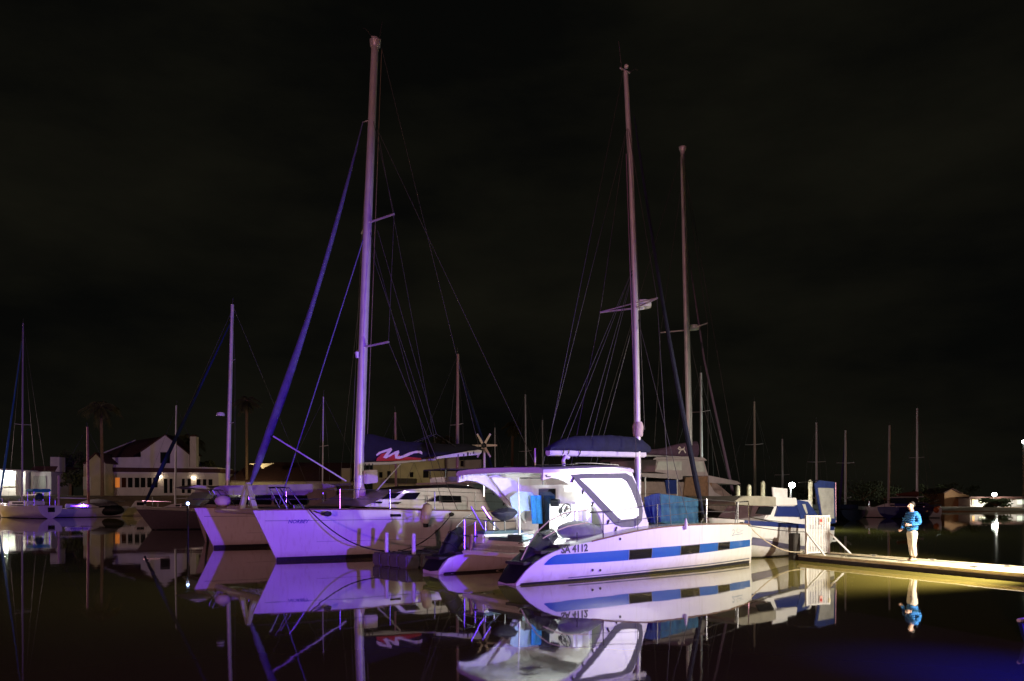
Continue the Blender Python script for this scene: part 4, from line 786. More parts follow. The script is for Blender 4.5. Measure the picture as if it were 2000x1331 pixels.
# ================================================================== the person on the dock
def skin(name, J, E_, root, m, parent, sub=2):
    me = bpy.data.meshes.new(name); me.from_pydata([j[0] for j in J], E_, []); o = bpy.data.objects.new(name, me); C.objects.link(o)
    md = o.modifiers.new('s', 'SKIN'); md.use_smooth_shade = True; sb = o.modifiers.new('d', 'SUBSURF'); sb.levels = sb.render_levels = sub
    for i, j in enumerate(J): r = j[1]; me.skin_vertices[0].data[i].radius = r if isinstance(r, tuple) else (r, r); me.skin_vertices[0].data[i].use_root = (i == root)
    dg = bpy.context.evaluated_depsgraph_get(); dg.update(); em = bpy.data.meshes.new_from_object(o.evaluated_get(dg)); bpy.data.objects.remove(o)
    em.materials.clear(); em.materials.append(m); em.polygons.foreach_set('use_smooth', [True] * len(em.polygons)); em.name = name
    o = bpy.data.objects.new(name, em); C.objects.link(o); o.parent = parent; return o
SKIN = mat('skin', (.52, .33, .25), .55, var=.06); JACK = mat('blue_padded_jacket', (.02, .17, .50), .7, var=.2, scale=12, bump=.5); jn = JACK.node_tree; wv_ = jn.nodes.new('ShaderNodeTexWave'); wv_.bands_direction = 'Z'; wv_.inputs['Scale'].default_value = 4.5; jt_ = [q for q in jn.nodes if q.type == 'TEX_COORD'][0]; jb = [q for q in jn.nodes if q.type == 'BUMP'][0]
jn.links.new(jt_.outputs['Object'], wv_.inputs['Vector']); jn.links.new(wv_.outputs['Fac'], jb.inputs['Height']); jb.inputs['Strength'].default_value = .9
TROU = mat('beige_trousers', (.66, .58, .46), .85, var=.1, scale=8, bump=.3)
HAIR = mat('dark_hair', (.02, .015, .012), .7); SHOE = mat('tan_shoes', (.42, .33, .22), .7)
pr = thing('person', 'person in blue padded jacket and beige trousers standing on the dock, holding a phone', 'person', loc=(11.98, 23.85, .205), rz=math.radians(197))
body = [((0, 0, .95), .10), ((0, 0, 1.15), .10), ((.0, 0, 1.36), .11), ((.02, 0, 1.49), .055), ((.045, 0, 1.55), .06), ((.06, 0, 1.60), (.075, .085)), ((.06, 0, 1.67), (.075, .088)), ((.05, 0, 1.72), (.05, .055)),
        ((0, .16, 1.40), .055), ((-.03, .24, 1.13), .042), ((.23, .15, 1.07), .034), ((0, -.16, 1.40), .055), ((.02, -.24, 1.13), .042), ((.22, -.20, .90), .034),
        ((.02, .09, .86), .075), ((.05, .10, .50), .05), ((-.02, .10, .10), .035), ((-.02, -.09, .86), .075), ((-.04, -.11, .50), .05), ((-.12, -.11, .10), .035)]
bo = skin('body', body, [(0, 1), (1, 2), (2, 3), (3, 4), (4, 5), (5, 6), (6, 7), (2, 8), (8, 9), (9, 10), (2, 11), (11, 12), (12, 13), (0, 14), (14, 15), (15, 16), (0, 17), (17, 18), (18, 19)], 0, SKIN, pr)
fc = M().tube([(.135, 0, 1.66), (.165, 0, 1.625), (.14, 0, 1.612)], [.010, .016, .008], 6); fc.build('nose', SKIN, bo)
for sd in (-1, 1): M().sphere((.125, sd * .032, 1.662), .012, 8).build('eye', HAIR, bo); M().sphere((.05, sd * .088, 1.645), .028, 8, (.7, .35, 1.1)).build('ear', SKIN, bo)
M().tube([(.128, -.028, 1.578), (.137, 0, 1.576), (.128, .028, 1.578)], .006, 5).build('mouth', mat('lips', (.40, .18, .15), .6), bo)
for side, wv in ((1, (.23, .15, 1.07)), (-1, (.22, -.20, .90))):
    hm = M().tube([wv, (wv[0] + .05, wv[1] - .01 * side, wv[2] + .01), (wv[0] + .09, wv[1] - .015 * side, wv[2] + .012)], [.028, .040, .036], 8)
    for k_ in range(4):
        b_ = Vector((wv[0] + .088, wv[1] - .015 * side, wv[2] + .012)) + Vector((0, 0, .024 - .016 * k_)); l_ = (.030, .034, .032, .025)[k_]; hm.tube([b_, b_ + Vector((l_, -side * .006, .0)), b_ + Vector((l_ * 1.3, -side * .03, -.004)), b_ + Vector((l_ * .8, -side * .05, -.006))], [.010, .009, .008, .007], 6)
    t_ = Vector((wv[0] + .045, wv[1] - .03 * side, wv[2] + .03)); hm.tube([t_, t_ + Vector((.03, -side * .012, .02)), t_ + Vector((.055, -side * .012, .016))], [.012, .010, .008], 6)
    hm.build('hand', SKIN, bo)
skin('jacket', [((0, 0, .86), (.16, .19)), ((0, 0, 1.02), (.155, .185)), ((0, 0, 1.22), (.16, .19)), ((0, 0, 1.38), (.135, .17)), ((.02, 0, 1.49), (.075, .08)), ((0, .20, 1.40), .085), ((-.03, .27, 1.14), .075), ((.20, .16, 1.075), .052), ((0, -.20, 1.40), .085), ((.02, -.27, 1.14), .075), ((.19, -.21, .92), .052)],
     [(0, 1), (1, 2), (2, 3), (3, 4), (3, 5), (5, 6), (6, 7), (3, 8), (8, 9), (9, 10)], 0, JACK, pr)
skin('trousers', [((0, 0, .95), (.13, .16)), ((0, 0, .86), (.13, .16)), ((.02, .095, .72), .098), ((.05, .10, .48), .078), ((-.01, .10, .12), .068), ((-.02, -.095, .72), .098), ((-.04, -.11, .48), .078), ((-.11, -.11, .12), .068)], [(0, 1), (1, 2), (2, 3), (3, 4), (1, 5), (5, 6), (6, 7)], 0, TROU, pr)
skin('hair', [((.05, 0, 1.745), (.06, .06)), ((.0, 0, 1.72), (.08, .085)), ((-.03, 0, 1.66), (.065, .085)), ((-.03, 0, 1.60), (.04, .06))], [(0, 1), (1, 2), (2, 3)], 0, HAIR, pr)
for x, y in ((-.02, .10), (-.12, -.11)): skin('shoe', [((x - .05, y, .04), .045), ((x + .05, y, .045), .05), ((x + .14, y, .03), .042), ((x + .19, y, .025), .03)], [(0, 1), (1, 2), (2, 3)], 0, SHOE, pr)
_c, _s = math.cos(math.radians(197)), math.sin(math.radians(197)); hx_, hy_ = .345, .105
tag(M().box((11.98 + hx_ * _c - hy_ * _s, 23.85 + hx_ * _s + hy_ * _c, .205 + 1.10), (.015, .075, .15), rz=math.radians(197), ry=.3).build('phone', BLACK, bevel=.004), 'dark phone held up in the hand of the person on the dock', 'phone')

# ================================================================== white cruiser behind the far bow of the charter catamaran
Cc = Fr(*B.w(0, -9.6), 217)
cc = thing('motor_cruiser', 'white cabin cruiser with dark windows behind the bows of the charter catamaran', 'motor boat', Cc)
hC = Hull(10.6, [(1, 1.3), (5, 1.6), (8, 1.5), (10.4, .9), (11.6, .05)], [(1, 1.2), (8, 1.3), (11.6, 1.5)], .5, 0, .3, 1.0, 3.0, .12); hC.mesh(20).build('hull', DIMCR, cc, 45)
cp = [Cc.side(*p, 1.5) for p in [(395, 992), (418, 954), (432, 949), (640, 945), (660, 950), (660, 995)]]
cbn = M().prism(cp, -1.45, 1.45).build('cabin', DIMCR, cc, 30, .06)
for pl in ([(404, 985), (420, 967), (424, 967), (424, 986)], [(432, 967), (470, 967), (470, 986), (432, 986)], [(474, 967), (530, 967), (530, 986), (474, 986)], [(536, 967), (600, 968), (600, 986), (536, 986)]):
    M().prism([Cc.side(*p, 1.5) for p in pl], 1.49, 1.455).build('window_pane', GLASS, cbn, 0)
sc_ = [Cc.side(*p, 1.5) for p in [(388, 988), (410, 962), (420, 960), (398, 990)]]; M().prism(sc_, -1.4, 1.52).build('windscreen_cover', mat('grey_green_canvas', (.20, .23, .20), .85, bump=.3), cc, 30)
M().prism([Cc.side(*p, 1.2) for p in [(368, 952), (384, 948), (402, 950), (412, 956), (385, 955)]], -1.2, 1.3).build('bow_hood', DIMCR, cc, 40)
M().prism([Cc.side(*p, 1.0) for p in [(606, 985), (612, 955), (622, 946), (690, 944), (697, 985)]], -1.3, 1.0).build('spray_hood', mat('brown_canvas', (.11, .08, .07), .85, bump=.5), cc, 40, .08)

# ================================================================== generic sailing boat
def sailboat(label, px, d, top, deg, L=9.0, bw=1.45, hullm=GELB, jib=None, cover=None, mastm=ALU, mr=.08, spr=(), boomL=None, xm=None, fb=1.0, group='sailing boats moored in the background', rake=.01, jibtop=.93, name='sailing_boat', cabin=True, radar=None):
    xm = xm or L * .58; a = math.radians(deg); X, Y = WX(px, d), d
    f = Fr(X - xm * math.cos(a), Y - xm * math.sin(a), deg); r = thing(name, label, 'sailing boat', f, group=group)
    h = Hull(L, [(0, bw * .72), (L * .3, bw), (L * .6, bw * .9), (L * .85, bw * .42), (L, .04)], [(0, fb * .95), (L * .5, fb * .92), (L, fb * 1.15)], .4, 0, .7, 0, 3.0, .15); ho = h.mesh(16, 7).build('hull', hullm, r, 50)
    h.band(wl(-.08), wl(.07), .1, L, 1, .01, 14, 1).build('boot_stripe', BOOT, ho); h.band(wl(-.08), wl(.07), .1, L, -1, .01, 14, 1).build('boot_stripe', BOOT, ho)
    if cabin:
        cbo = M().prism([(L * .28, fb), (L * .29, fb + .45), (L * .62, fb + .38), (L * .74, fb)], -bw * .55, bw * .55).build('coachroof', hullm, r, 30, .05)
        for sd in (-1, 1): M().box((L * .46, sd * (bw * .55 + .005), fb + .2), (L * .22, .02, .16)).build('cabin_window', GLASS, cbo)
    zt = WZ(top, d); T('mast', [(xm, 0, fb), (xm - rake * zt * .5, 0, zt * .5), (xm - rake * zt * 1.1, 0, zt)], [mr, mr, mr * .75], mastm, r, 8); xt = xm - rake * zt * 1.1
    T('masthead_antenna', [(xt, 0, zt), (xt - .05, 0, zt + .5)], .015, WIRE, r, 4)
    bl = boomL or L * .4; zb_ = fb + 1.05
    T('boom', [(xm, 0, zb_), (xm - bl, 0, zb_ + .1)], .06, ALU, r)
    if cover:
        M().loft([[(xm + .1 - (bl + .1) * t, (.18 - .06 * t) * math.cos(q), zb_ + .30 - .1 * t + math.sin(q) * (.34 - .2 * t)) for q in [2 * PI * j / 10 for j in range(10)]] for t in [i / 8 for i in range(9)]]).build('sail_cover', cover, r, 60)
    T('forestay', [(xt + .05, 0, zt * .97), (L * 1.05, 0, fb * 1.2)], .012, WIRE, r, 4)
    if jib:
        p0, p1 = Vector((xt + .05, 0, zt * jibtop)), Vector((L * 1.04, 0, fb * 1.2 + .3)); T('furled_headsail', [p0.lerp(p1, t / 6) for t in range(7)], [.03, .06, .08, .10, .12, .14, .08], jib, r, 8)
    T('backstay', [(xt, 0, zt), (.1, 0, fb)], .010, WIRE, r, 4)
    for z in spr or (zt * .55,):
        for sd in (-1, 1): T('spreader', [(xm - rake * z, 0, z), (xm - rake * z - .1, sd * .85, z + .03)], .022, ALU, r, 5)
    z = (spr or (zt * .55,))[-1]
    for sd in (-1, 1): T('shroud', [(xt, 0, zt * .97), (xm - rake * z - .1, sd * .85, z), (xm - .2, sd * bw * .88, fb)], .010, WIRE, r, 4)
    if radar: M().lathe([(.05, 0), (.28, .02), (.3, .12), (.24, .25), (.05, .28)], (xm + .42, 0, radar), 12).build('radar_dome', GEL, r)
    for x in (L * .2, L * .5, L * .8):
        for sd in (-1, 1): y = sd * (h.hw(x) - .05); T('stanchion', [(x, y, h.zs(x)), (x, y, h.zs(x) + .6)], .02, STEEL, r, 5)
    T('pushpit_rail', [(.6, -bw * .7, fb + .6), (.05, -bw * .6, fb + .62), (.05, bw * .6, fb + .62), (.6, bw * .7, fb + .6)], .022, STEEL, r, 5); T('pulpit_rail', [(L * .9, -bw * .3, fb + .7), (L * 1.05, 0, fb + .75), (L * .9, bw * .3, fb + .7)], .022, STEEL, r, 5)
    return r, f, h
# left background
r, f, h = sailboat('white yacht at far left with violet stern, blue headsail and turquoise canopy', 43, 88, 632, 146, 11.0, 1.75, GEL, jib=mat('blue_jib', (.01, .09, .28), .8), mr=.10, mastm=mat('dull_mast', (.34, .30, .34), .5), spr=(WZ(830, 88),), fb=1.45, xm=6.2)
M().box((2.5, 0, 3.0), (1.6, 1.9, .35)).build('canopy', mat('turquoise_canvas', (.01, .22, .42), .8, bump=.3), r, bevel=.1); M().box((.0, -.1, .95), (.06, .7, .5)).build('stern_hatch', GLASS, r)
for x, y in ((1.8, .8), (1.8, -.8), (3.2, .8), (3.2, -.8)): T('canopy_post', [(x, y, 1.3), (x, y, 2.9)], .03, STEEL, r, 5)
T('stern_pole', [(.3, -1.0, 1.4), (.3, -1.0, 4.6)], .12, mat('pinkish_pole', (.60, .42, .38), .7), r, 8); M().sphere((.5, .9, 2.3), .45, 10).build('dark_float', mat('teal_float', (.01, .06, .08), .6), r)
sailboat('small yacht with short mast wrapped in red rope in front of the gabled garage', 173, 92, 834, 30, 8.0, 1.3, GELB, mastm=mat('red_white_mast', (.45, .20, .18), .7, var=.5, scale=4), mr=.14, spr=(4.2,), fb=1.1)
sailboat('small dark hulled yacht moored before the white house, pale slender mast', 342, 96, 792, 200, 8.5, 1.4, GELB, jib=None, mr=.11, spr=(5.2,), fb=1.1)
sailboat('blue trimmed yacht with tall pink mast and radar, blue sail cover, behind the far bow', 443, 56, 594, 212, 11.5, 1.8, mat('grey_hull', (.12, .11, .12), .4), jib=mat('deep_blue_jib', (.005, .02, .09), .85), cover=BLUEC, mr=.15, spr=(WZ(828, 56), WZ(706, 56)), fb=1.2, boomL=6.0, rake=.022, radar=WZ(814, 56))
dg_ = thing('rubber_dinghy', 'black covered dinghy at the jetty in front of the gabled garage', 'dinghy', loc=(WX(193, 93), 93, 0))
g = M().sphere((0, 0, 0), 1, 18); g.v = [(x * 3.0, y * 1.2, .75 + (z * 1.0 if z > 0 else z * .7)) for x, y, z in g.v]; g.build('hull', BLACK, dg_, 60); g = M().sphere((0, 0, 0), 1, 16); g.v = [(x * 2.5 - .1, y * 1.05, 1.15 + max(z, -.2) * .95) for x, y, z in g.v]; g.build('cover', GREYC, dg_, 60)
jt = thing('jetty', 'low wooden jetty between the far left yacht and the black dinghy', 'jetty', loc=(WX(140, 97), 97, 0)); M().box((0, 0, .75), (7, 1.4, .18)).build('deck', CONC, jt)
for x in (-3, -1, 1, 3): T('pile', [(x, 0, -.5), (x, 0, .7)], .14, DARKW, jt)
wb = thing('motor_launch', 'small white launch with open cockpit beside the slender masted yacht', 'motor boat', loc=(WX(318, 100), 100, 0), rz=math.radians(205))
Hull(5.5, [(0, .9), (2, 1.05), (4, .8), (5.5, .05)], [(0, .9), (5.5, 1.2)], .3, 0, .5, 0, 3, .15).mesh(14, 6).build('hull', GEL, wb, 45); M().prism([(1.8, .9), (2.0, 1.9), (3.1, 1.9), (3.7, 1.0)], -.7, .7).build('wheelhouse', GEL, wb, 30, .05); M().box((2.55, .705, 1.5), (.8, .02, .4)).build('window_pane', GLASS, wb)
T('roof_bar', [(1.2, .6, .9), (1.2, .6, 2.4), (1.2, -.6, 2.4), (1.2, -.6, .9)], .04, STEEL, wb)
ld = thing('deck_lantern', 'small blue white lamp glowing beside the far bow', 'lamp', loc=(WX(367, 36.5), 36.5, 0)); T('post', [(0, 0, 0), (0, 0, WZ(986, 36.5))], .05, STEEL, ld); M().sphere((0, 0, WZ(984, 36.5)), .075, 10).build('glow_bulb', LEDB, ld)
# boats in the middle distance, masts between the catamarans
sailboat('yacht with white mast and stay behind the brown spray hood', 629, 62, 775, 215, 8.5, 1.4, GELB, mr=.06, spr=(WZ(872, 62),), fb=1.2)
sailboat('yacht whose short pink mast rises behind the wave emblem cover', 774, 70, 806, 40, 8, 1.4, GELB, mastm=mat('pink_mast', (.62, .38, .36), .6), mr=.11, fb=1.1)
sailboat('yacht with pink mast and blue headsail left of the wind turbine', 893, 60, 692, 38, 9.5, 1.5, GELB, jib=mat('dark_blue_jib', (.01, .02, .10), .85), mastm=MAT['pink_mast'], mr=.12, spr=(WZ(830, 60),), fb=1.2, rake=-.004)
sailboat('yacht with thin blue based mast behind the aft end of the hardtop', 1028, 76, 771, 45, 9, 1.5, GELB, mr=.08, fb=1.1, cover=NAVY)
sailboat('yacht with the thin grey mast just left of the navy boom cover', 1061, 80, 821, 45, 8, 1.4, GELB, mr=.07, fb=1.1)
sailboat('yacht with thin mast just right of the wind turbine', 968, 84, 836, 45, 8, 1.4, GELB, mr=.07, fb=1.1)
sailboat('yacht with grey mast right of the tall motorsailer mast', 1371, 58, 729, 40, 9, 1.5, GELB, mr=.10, spr=(WZ(805, 58),), fb=1.2)
sailboat('yacht with brown mast and paired stays behind the taupe awning', 1475, 66, 785, 40, 9, 1.5, GELB, mastm=mat('brown_mast', (.34, .25, .20), .6), mr=.10, spr=(WZ(869, 66),), fb=1.2)
sailboat('yacht with short pale mast left of the bright street lamp', 1529, 84, 858, 40, 8, 1.4, GELB, mr=.10, fb=1.1)
sailboat('yacht with grey mast right of the bright street lamp', 1595, 78, 826, 60, 8.5, 1.4, GELB, mr=.11, fb=1.1, spr=(WZ(903, 78),))
# right background
sailboat('dark navy yacht with violet headsail right of the blue curtain', 1651, 80, 841, 75, 9, 1.5, mat('navy_hull', (.02, .02, .07), .3), jib=mat('violet_jib', (.05, .03, .14), .85), mr=.11, fb=1.1, spr=(WZ(905, 80),))
sailboat('white bowed yacht with orange grey mast left of the person', 1735, 90, 831, 160, 9, 1.5, GELB, mr=.12, fb=1.2)
r, f, h = sailboat('dark blue yacht with tall mast and orange floats behind the person', 1791, 88, 798, 35, 10, 1.7, mat('blue_violet_hull', (.03, .025, .22), .3), mr=.13, fb=1.3, cover=mat('red_brown_cover', (.20, .05, .04), .85), rake=-.002)
M().sphere((6.5, -1.75, .9), .35, 10, (1.4, .6, 1)).build('orange_float', ORNG, r); M().sphere((7.6, -1.4, 1.1), .3, 10, (1.6, .6, .8)).build('orange_float', ORNG, r); M().box((3.2, 0, 1.9), (2.4, 1.8, .6)).build('canopy', NAVY, r, bevel=.1)
# motor yacht seen over the cabin of the charter catamaran
Fi = Fr(WX(830, 52), 52, 30); ci = thing('motor_yacht', 'pale motor yacht with open upper deck behind the charter catamaran cabin', 'motor boat', Fi)
Hull(9, [(0, 1.4), (5, 1.6), (8, .8), (9, .05)], [(0, 1.2), (9, 1.7)], .4, 0, .4, 0, 3, .12).mesh(14, 6).build('hull', GELB, ci, 45); M().prism([(.8, 1.2), (.9, 2.7), (5.5, 2.75), (7, 1.4)], -1.3, 1.3).build('cabin', GELB, ci, 30, .05)
M().prism([(.9, 2.78), (.9, 3.5), (4.6, 3.6), (5.3, 2.8)], -1.25, 1.25).build('upper_deck_screen', VINYL, ci, 30, .05); M().prism([(.5, 3.95), (5, 4.0), (5, 4.08), (.5, 4.03)], -1.4, 1.4).build('upper_roof', GREYC, ci, 0)
for x in (.9, 4.6):
    for y in (-1.2, 1.2): T('roof_post', [(x, y, 3.4), (x, y, 3.97)], .04, STEEL, ci, 5)
for x in (1.6, 3.2): M().box((x, -1.31, 2.2), (1.2, .03, .5)).build('window_pane', GLASS, ci)
# mooring piles at the far jetty
for k_, (px, a_, b_, lab) in enumerate(((1441, 952, 1004, 'pale timber pile leftmost behind the taupe awning'), (1463, 950, 1004, 'second pale timber pile behind the taupe awning'), (1490, 943, 1004, 'tall pale timber pile with rounded top behind the taupe awning'), (1583, 941, 1004, 'pale timber pile right of the bright street lamp'))):
    d = 57; tag(M().lathe([(.16, -1), (.16, WZ(a_, d)), (.10, WZ(a_, d) + .1), (.02, WZ(a_, d) + .14)], (WX(px, d), d, 0), 10).build('mooring_pile', PILE), lab, 'pile', 'mooring piles behind the cruiser')

# ================================================================== houses on the shore
def house(name, label, cat='house'): return thing(name, label, cat)
def fpoly(pl, d, th, name, m, parent, sm=0): return M().prism([WORLD.side(*p, d) for p in pl], d, d + th).build(name, m, parent, sm)
def window(px0, px1, py0, py1, d, parent, m=GLASS, fm=RENDW, mull=0):
    x0, x1, z0, z1 = WX(px0, d), WX(px1, d), WZ(py1, d), WZ(py0, d); o = M().box(((x0 + x1) / 2, d - .05, (z0 + z1) / 2), (x1 - x0, .08, z1 - z0)).build('window', m, parent); f = .09
    for c_, s_ in (((x0, d - .08, (z0 + z1) / 2), (f, .1, z1 - z0 + f)), ((x1, d - .08, (z0 + z1) / 2), (f, .1, z1 - z0 + f)), (((x0 + x1) / 2, d - .083, z0), (x1 - x0 - f, .1, f)), (((x0 + x1) / 2, d - .083, z1), (x1 - x0 - f, .1, f))): M().box(c_, s_).build('window_frame', fm, o)
D1 = 146.0
h1 = house('house', 'white gabled house with chimney and a long row of windows on the left shore')
fpoly([(207, 972), (207, 922), (427, 924), (427, 975)], D1, 9, 'front_wing', RENDW, h1)
fpoly([(205, 921.5), (205, 913), (430, 916), (430, 923.5)], D1 - .5, 9.8, 'eave', ROOF, h1)
fpoly([(207, 913), (207, 908), (275, 908), (370, 912), (425, 913.5), (425, 915.8)], D1 - .1, 8, 'parapet', RENDW, h1)
fpoly([(275, 914), (275, 881), (322, 850), (370, 887), (370, 915)], D1 + .6, 5, 'gable_wall', RENDW, h1)
for pl in ([(272, 881.5), (322, 848.5), (322, 850.2), (275, 883)], [(322, 848.5), (373, 888), (370, 889), (322, 850.4)]): fpoly(pl, D1 + .4, 5.4, 'roof_slope', ROOF, h1)
Dq = D1 + 7
M().add([(WX(208, Dq), D1 + 1, WZ(896, D1 + 1)), (WX(282, Dq), D1 + 1, WZ(896, D1 + 1)), (WX(312, Dq), D1 + 9, WZ(852, D1 + 9)), (WX(254, Dq), D1 + 9, WZ(861, D1 + 9)), (WX(208, Dq), D1 + 9, WZ(896, D1 + 9)), (WX(282, Dq), D1 + 9, WZ(896, D1 + 9))], [(0, 1, 2, 3), (0, 3, 4), (1, 5, 2), (3, 2, 5, 4), (0, 4, 5, 1)]).build('wing_roof', ROOF, h1, 0)
fpoly([(207, 915), (207, 894.5), (276, 893), (276, 915)], D1 + .9, 8, 'wing_wall', RENDW, h1)
T('verge', [(WX(210, Dq), D1 + .9, WZ(895, D1 + 1)), (WX(255, Dq), D1 + 8.9, WZ(860.5, D1 + 9))], .16, RENDW, h1, 4)
ch = fpoly([(371, 916), (371, 853), (383, 853), (383, 917)], D1 + .3, 1.2, 'chimney', RENDW, h1); fpoly([(372.5, 853), (372.5, 850), (381.5, 850), (381.5, 853)], D1 + .4, 1, 'chimney_cap', ROOF, ch)
window(314, 332, 884, 905, D1 + .6, h1, fm=mat('dark_frame', (.05, .03, .03), .6))
for i, px in enumerate((225, 237.5, 250, 263, 275, 287.5, 299)): window(px, px + 10, 933, 953, D1, h1, (WINW if i in (0,) else mat('dim_orange_pane', (.06, .02, .01), .1) if i == 1 else GLASS))
for a_, b_ in ((320, 328), (331, 338), (355, 362), (366, 374)): window(a_, b_, 935, 964, D1, h1)
for a_, b_ in ((384, 393), (396, 404), (407, 416)): window(a_, b_, 936, 949, D1, h1)
for px, py in ((312.5, 931.3), (378.5, 933.5)): M().box((WX(px, D1), D1 - .18, WZ(py, D1)), (.75, .25, .12)).build('wall_lamp', LAMPW, h1, bevel=.03); point('wall_lamp_light', (WX(px, D1), D1 - .7, WZ(py, D1) - .3), 18, (1, .75, .45), .1)
h0 = house('house', 'brightly lit white veranda house at the far left edge'); D0 = 150.0
fpoly([(-60, 972), (-60, 914), (50, 919), (50, 968)], D0, 8, 'wall', RENDW, h0); fpoly([(-60, 917), (-60, 912), (57, 919), (57, 921.5)], D0 - 2.2, 10, 'veranda_roof', mat('white_eave', (.75, .74, .70), .8), h0)
for px in (33, 38.5, 51.5): fpoly([(px - 1.8, 972), (px - 1.8, 920), (px + 1.8, 920), (px + 1.8, 972)], D0 - 1.9, .5, 'veranda_post', WHITEP, h0)
window(6, 30, 925, 950, D0, h0, WINC); M().sphere((WX(1, D0), D0 - 1.0, WZ(924, D0)), .35, 10).build('porch_lamp', LAMPF, h0); point('porch_lamp_light', (WX(20, D0), D0 - 1.2, WZ(923, D0) - .3), 1500, (.95, 1, .85), .3)
hg = house('garage', 'low pale garage with tall chimney right of the lit veranda', 'building')
fpoly([(60, 972), (60, 921), (100, 921), (100, 970)], D0 + 1, 7, 'wall', RENDW, hg); fpoly([(56, 921), (66, 911), (112, 911), (106, 922)], D0 + .6, 8, 'roof', ROOF, hg); fpoly([(98, 921), (98, 893), (116, 893), (116, 922)], D0 + .8, 2, 'chimney', RENDW, hg); fpoly([(65, 966), (65, 930), (90, 930), (90, 965)], D0 + .93, .1, 'garage_door', mat('grey_door', (.40, .42, .38), .7), hg)
hs = house('boathouse', 'narrow gabled boathouse beside the palm in front of the white house', 'building'); fpoly([(163, 972), (163, 905), (186, 886), (206, 904), (206, 972)], D1 - 3, 6, 'wall', RENDY, hs)
for pl in ([(161, 906), (186, 884), (186, 886.5), (164, 907)], [(186, 884), (208, 904), (206, 906), (186, 886.6)]): fpoly(pl, D1 - 3.4, 7, 'roof_slope', ROOF, hs)
window(163.5, 178, 932, 956, D1 - 3, hs, mat('pale_shutter', (.55, .60, .50), .7))
h3 = house('house', 'long house with dark red roof and low white wall behind the violet headsail'); D3 = 150
fpoly([(440, 970), (440, 938), (690, 940), (690, 970)], D3, 8, 'wall', RENDY, h3)
M().add([(WX(446, D3), D3 - .6, WZ(939, D3)), (WX(692, D3), D3 - .6, WZ(941, D3)), (WX(680, D3), D3 + 6, WZ(902, D3)), (WX(470, D3), D3 + 6, WZ(900, D3)), (WX(446, D3), D3 + 9, WZ(939, D3)), (WX(692, D3), D3 + 9, WZ(941, D3))], [(0, 1, 2, 3), (3, 2, 5, 4), (0, 3, 4), (1, 5, 2), (0, 4, 5, 1)]).build('roof', ROOF, h3, 0)
fpoly([(667, 943), (667, 915), (684, 915), (684, 943)], D3 - .8, 1.5, 'chimney', RENDY, h3)
fpoly([(486, 906), (535, 905), (522, 911), (512, 916), (508, 911)], D3 - 3, 1, 'lit_dormer', mat('pale_dormer', (.78, .72, .55), .8), h3)
point('dormer_lamp', (WX(510, D3), D3 - 5.5, WZ(918, D3)), 420, (1, .78, .4), .2)
h4 = house('apartment_building', 'cream apartment block with balcony under the wave emblem sail cover', 'building'); D4 = 148
fpoly([(728, 972), (728, 899), (868, 894), (868, 972)], D4, 10, 'wall', RENDY, h4); fpoly([(870, 972), (870, 886), (892, 886), (892, 900), (940, 898), (940, 972)], D4 + .6, 9, 'stair_tower', RENDW, h4); fpoly([(724, 901), (724, 897), (870, 891), (870, 895.5)], D4 - .8, 11, 'roof', ROOF, h4)
for a_, b_, c_, e_ in ((756, 764, 920, 933), (800, 808, 922, 933), (740, 748, 922, 934), (826, 838, 920, 934), (899, 906, 900, 912)): window(a_, b_, c_, e_, D4 + (0 if a_ < 870 else .6), h4, fm=RENDY)
fpoly([(752, 944), (752, 934), (812, 935), (812, 944)], D4 - 1.2, 1.1, 'balcony', DARKW, h4); fpoly([(774, 957), (774, 947), (778, 947), (778, 957)], D4 - .1, .1, 'door', DARKW, h4)
h5 = house('house', 'long lit house with pale wall on the far right shore'); D5 = 152
fpoly([(1895, 990), (1895, 973.5), (1935, 972.5), (2060, 974), (2060, 990)], D5, 8, 'wall', RENDW, h5); fpoly([(1892, 973.6), (1896, 970.5), (2060, 970), (2060, 974)], D5 - .8, 9, 'roof', ROOF, h5)
window(1898, 1903, 975, 986, D5, h5, emit('orange_window', (1, .55, .18), .6)); window(1912, 1928, 974.5, 984, D5, h5, emit('bright_window', (1, 1, .72), 1.3)); window(1985, 2000, 975.5, 986, D5, h5, MAT['cool_lit_wall_pane'])
h6 = house('house', 'small dark house with orange lit gable on the far right shore'); fpoly([(1845, 992), (1845, 962), (1860, 955), (1876, 963), (1892, 968), (1892, 990)], 156, 8, 'wall', mat('ochre_render', (.36, .20, .10), .9), h6)
for pl in ([(1842, 963), (1860, 953.5), (1860, 955.2), (1845, 964)], [(1860, 953.5), (1880, 963.5), (1877, 964.5), (1860, 955.4)]): fpoly(pl, 155.6, 9, 'roof_slope', ROOF, h6)
# ================================================================== street lamps in view
def street_lamp(px, py, d, label, r, m, power, col, arm=False):
    t = thing('street_lamp', label, 'street lamp', loc=(WX(px, d), d, 0), group='street lamps along the harbour'); z = WZ(py, d)
    T('post', [(0, .25, 0), (0, .25, z - .1), (0, .2, z + .12), (0, 0, z + r * .9)], [.09, .06, .05, .05], STEEL, t); M().sphere((0, 0, z), r, 12, (1, 1, .8)).build('lamp_globe', m, t, 60); point('street_lamp_light', (0, -r - .25, z), power, col, .2, t)
street_lamp(1547, 948, 54, 'bright white street lamp just behind the motor cruiser roof', .22, LAMP, 1500, (.85, 1, .95))
street_lamp(1942, 966, 150, 'round white street lamp over the long lit house', .42, LAMPF, 3000, (1, 1, .85)); street_lamp(2000, 863, 140, 'high street lamp at the right edge of the view', .35, LAMPF, 1200, (.8, 1, .9))
street_lamp(1667, 995, 120, 'small low lamp on the water right of the blue curtain', .16, LAMPF, 150, (.9, 1, .95))
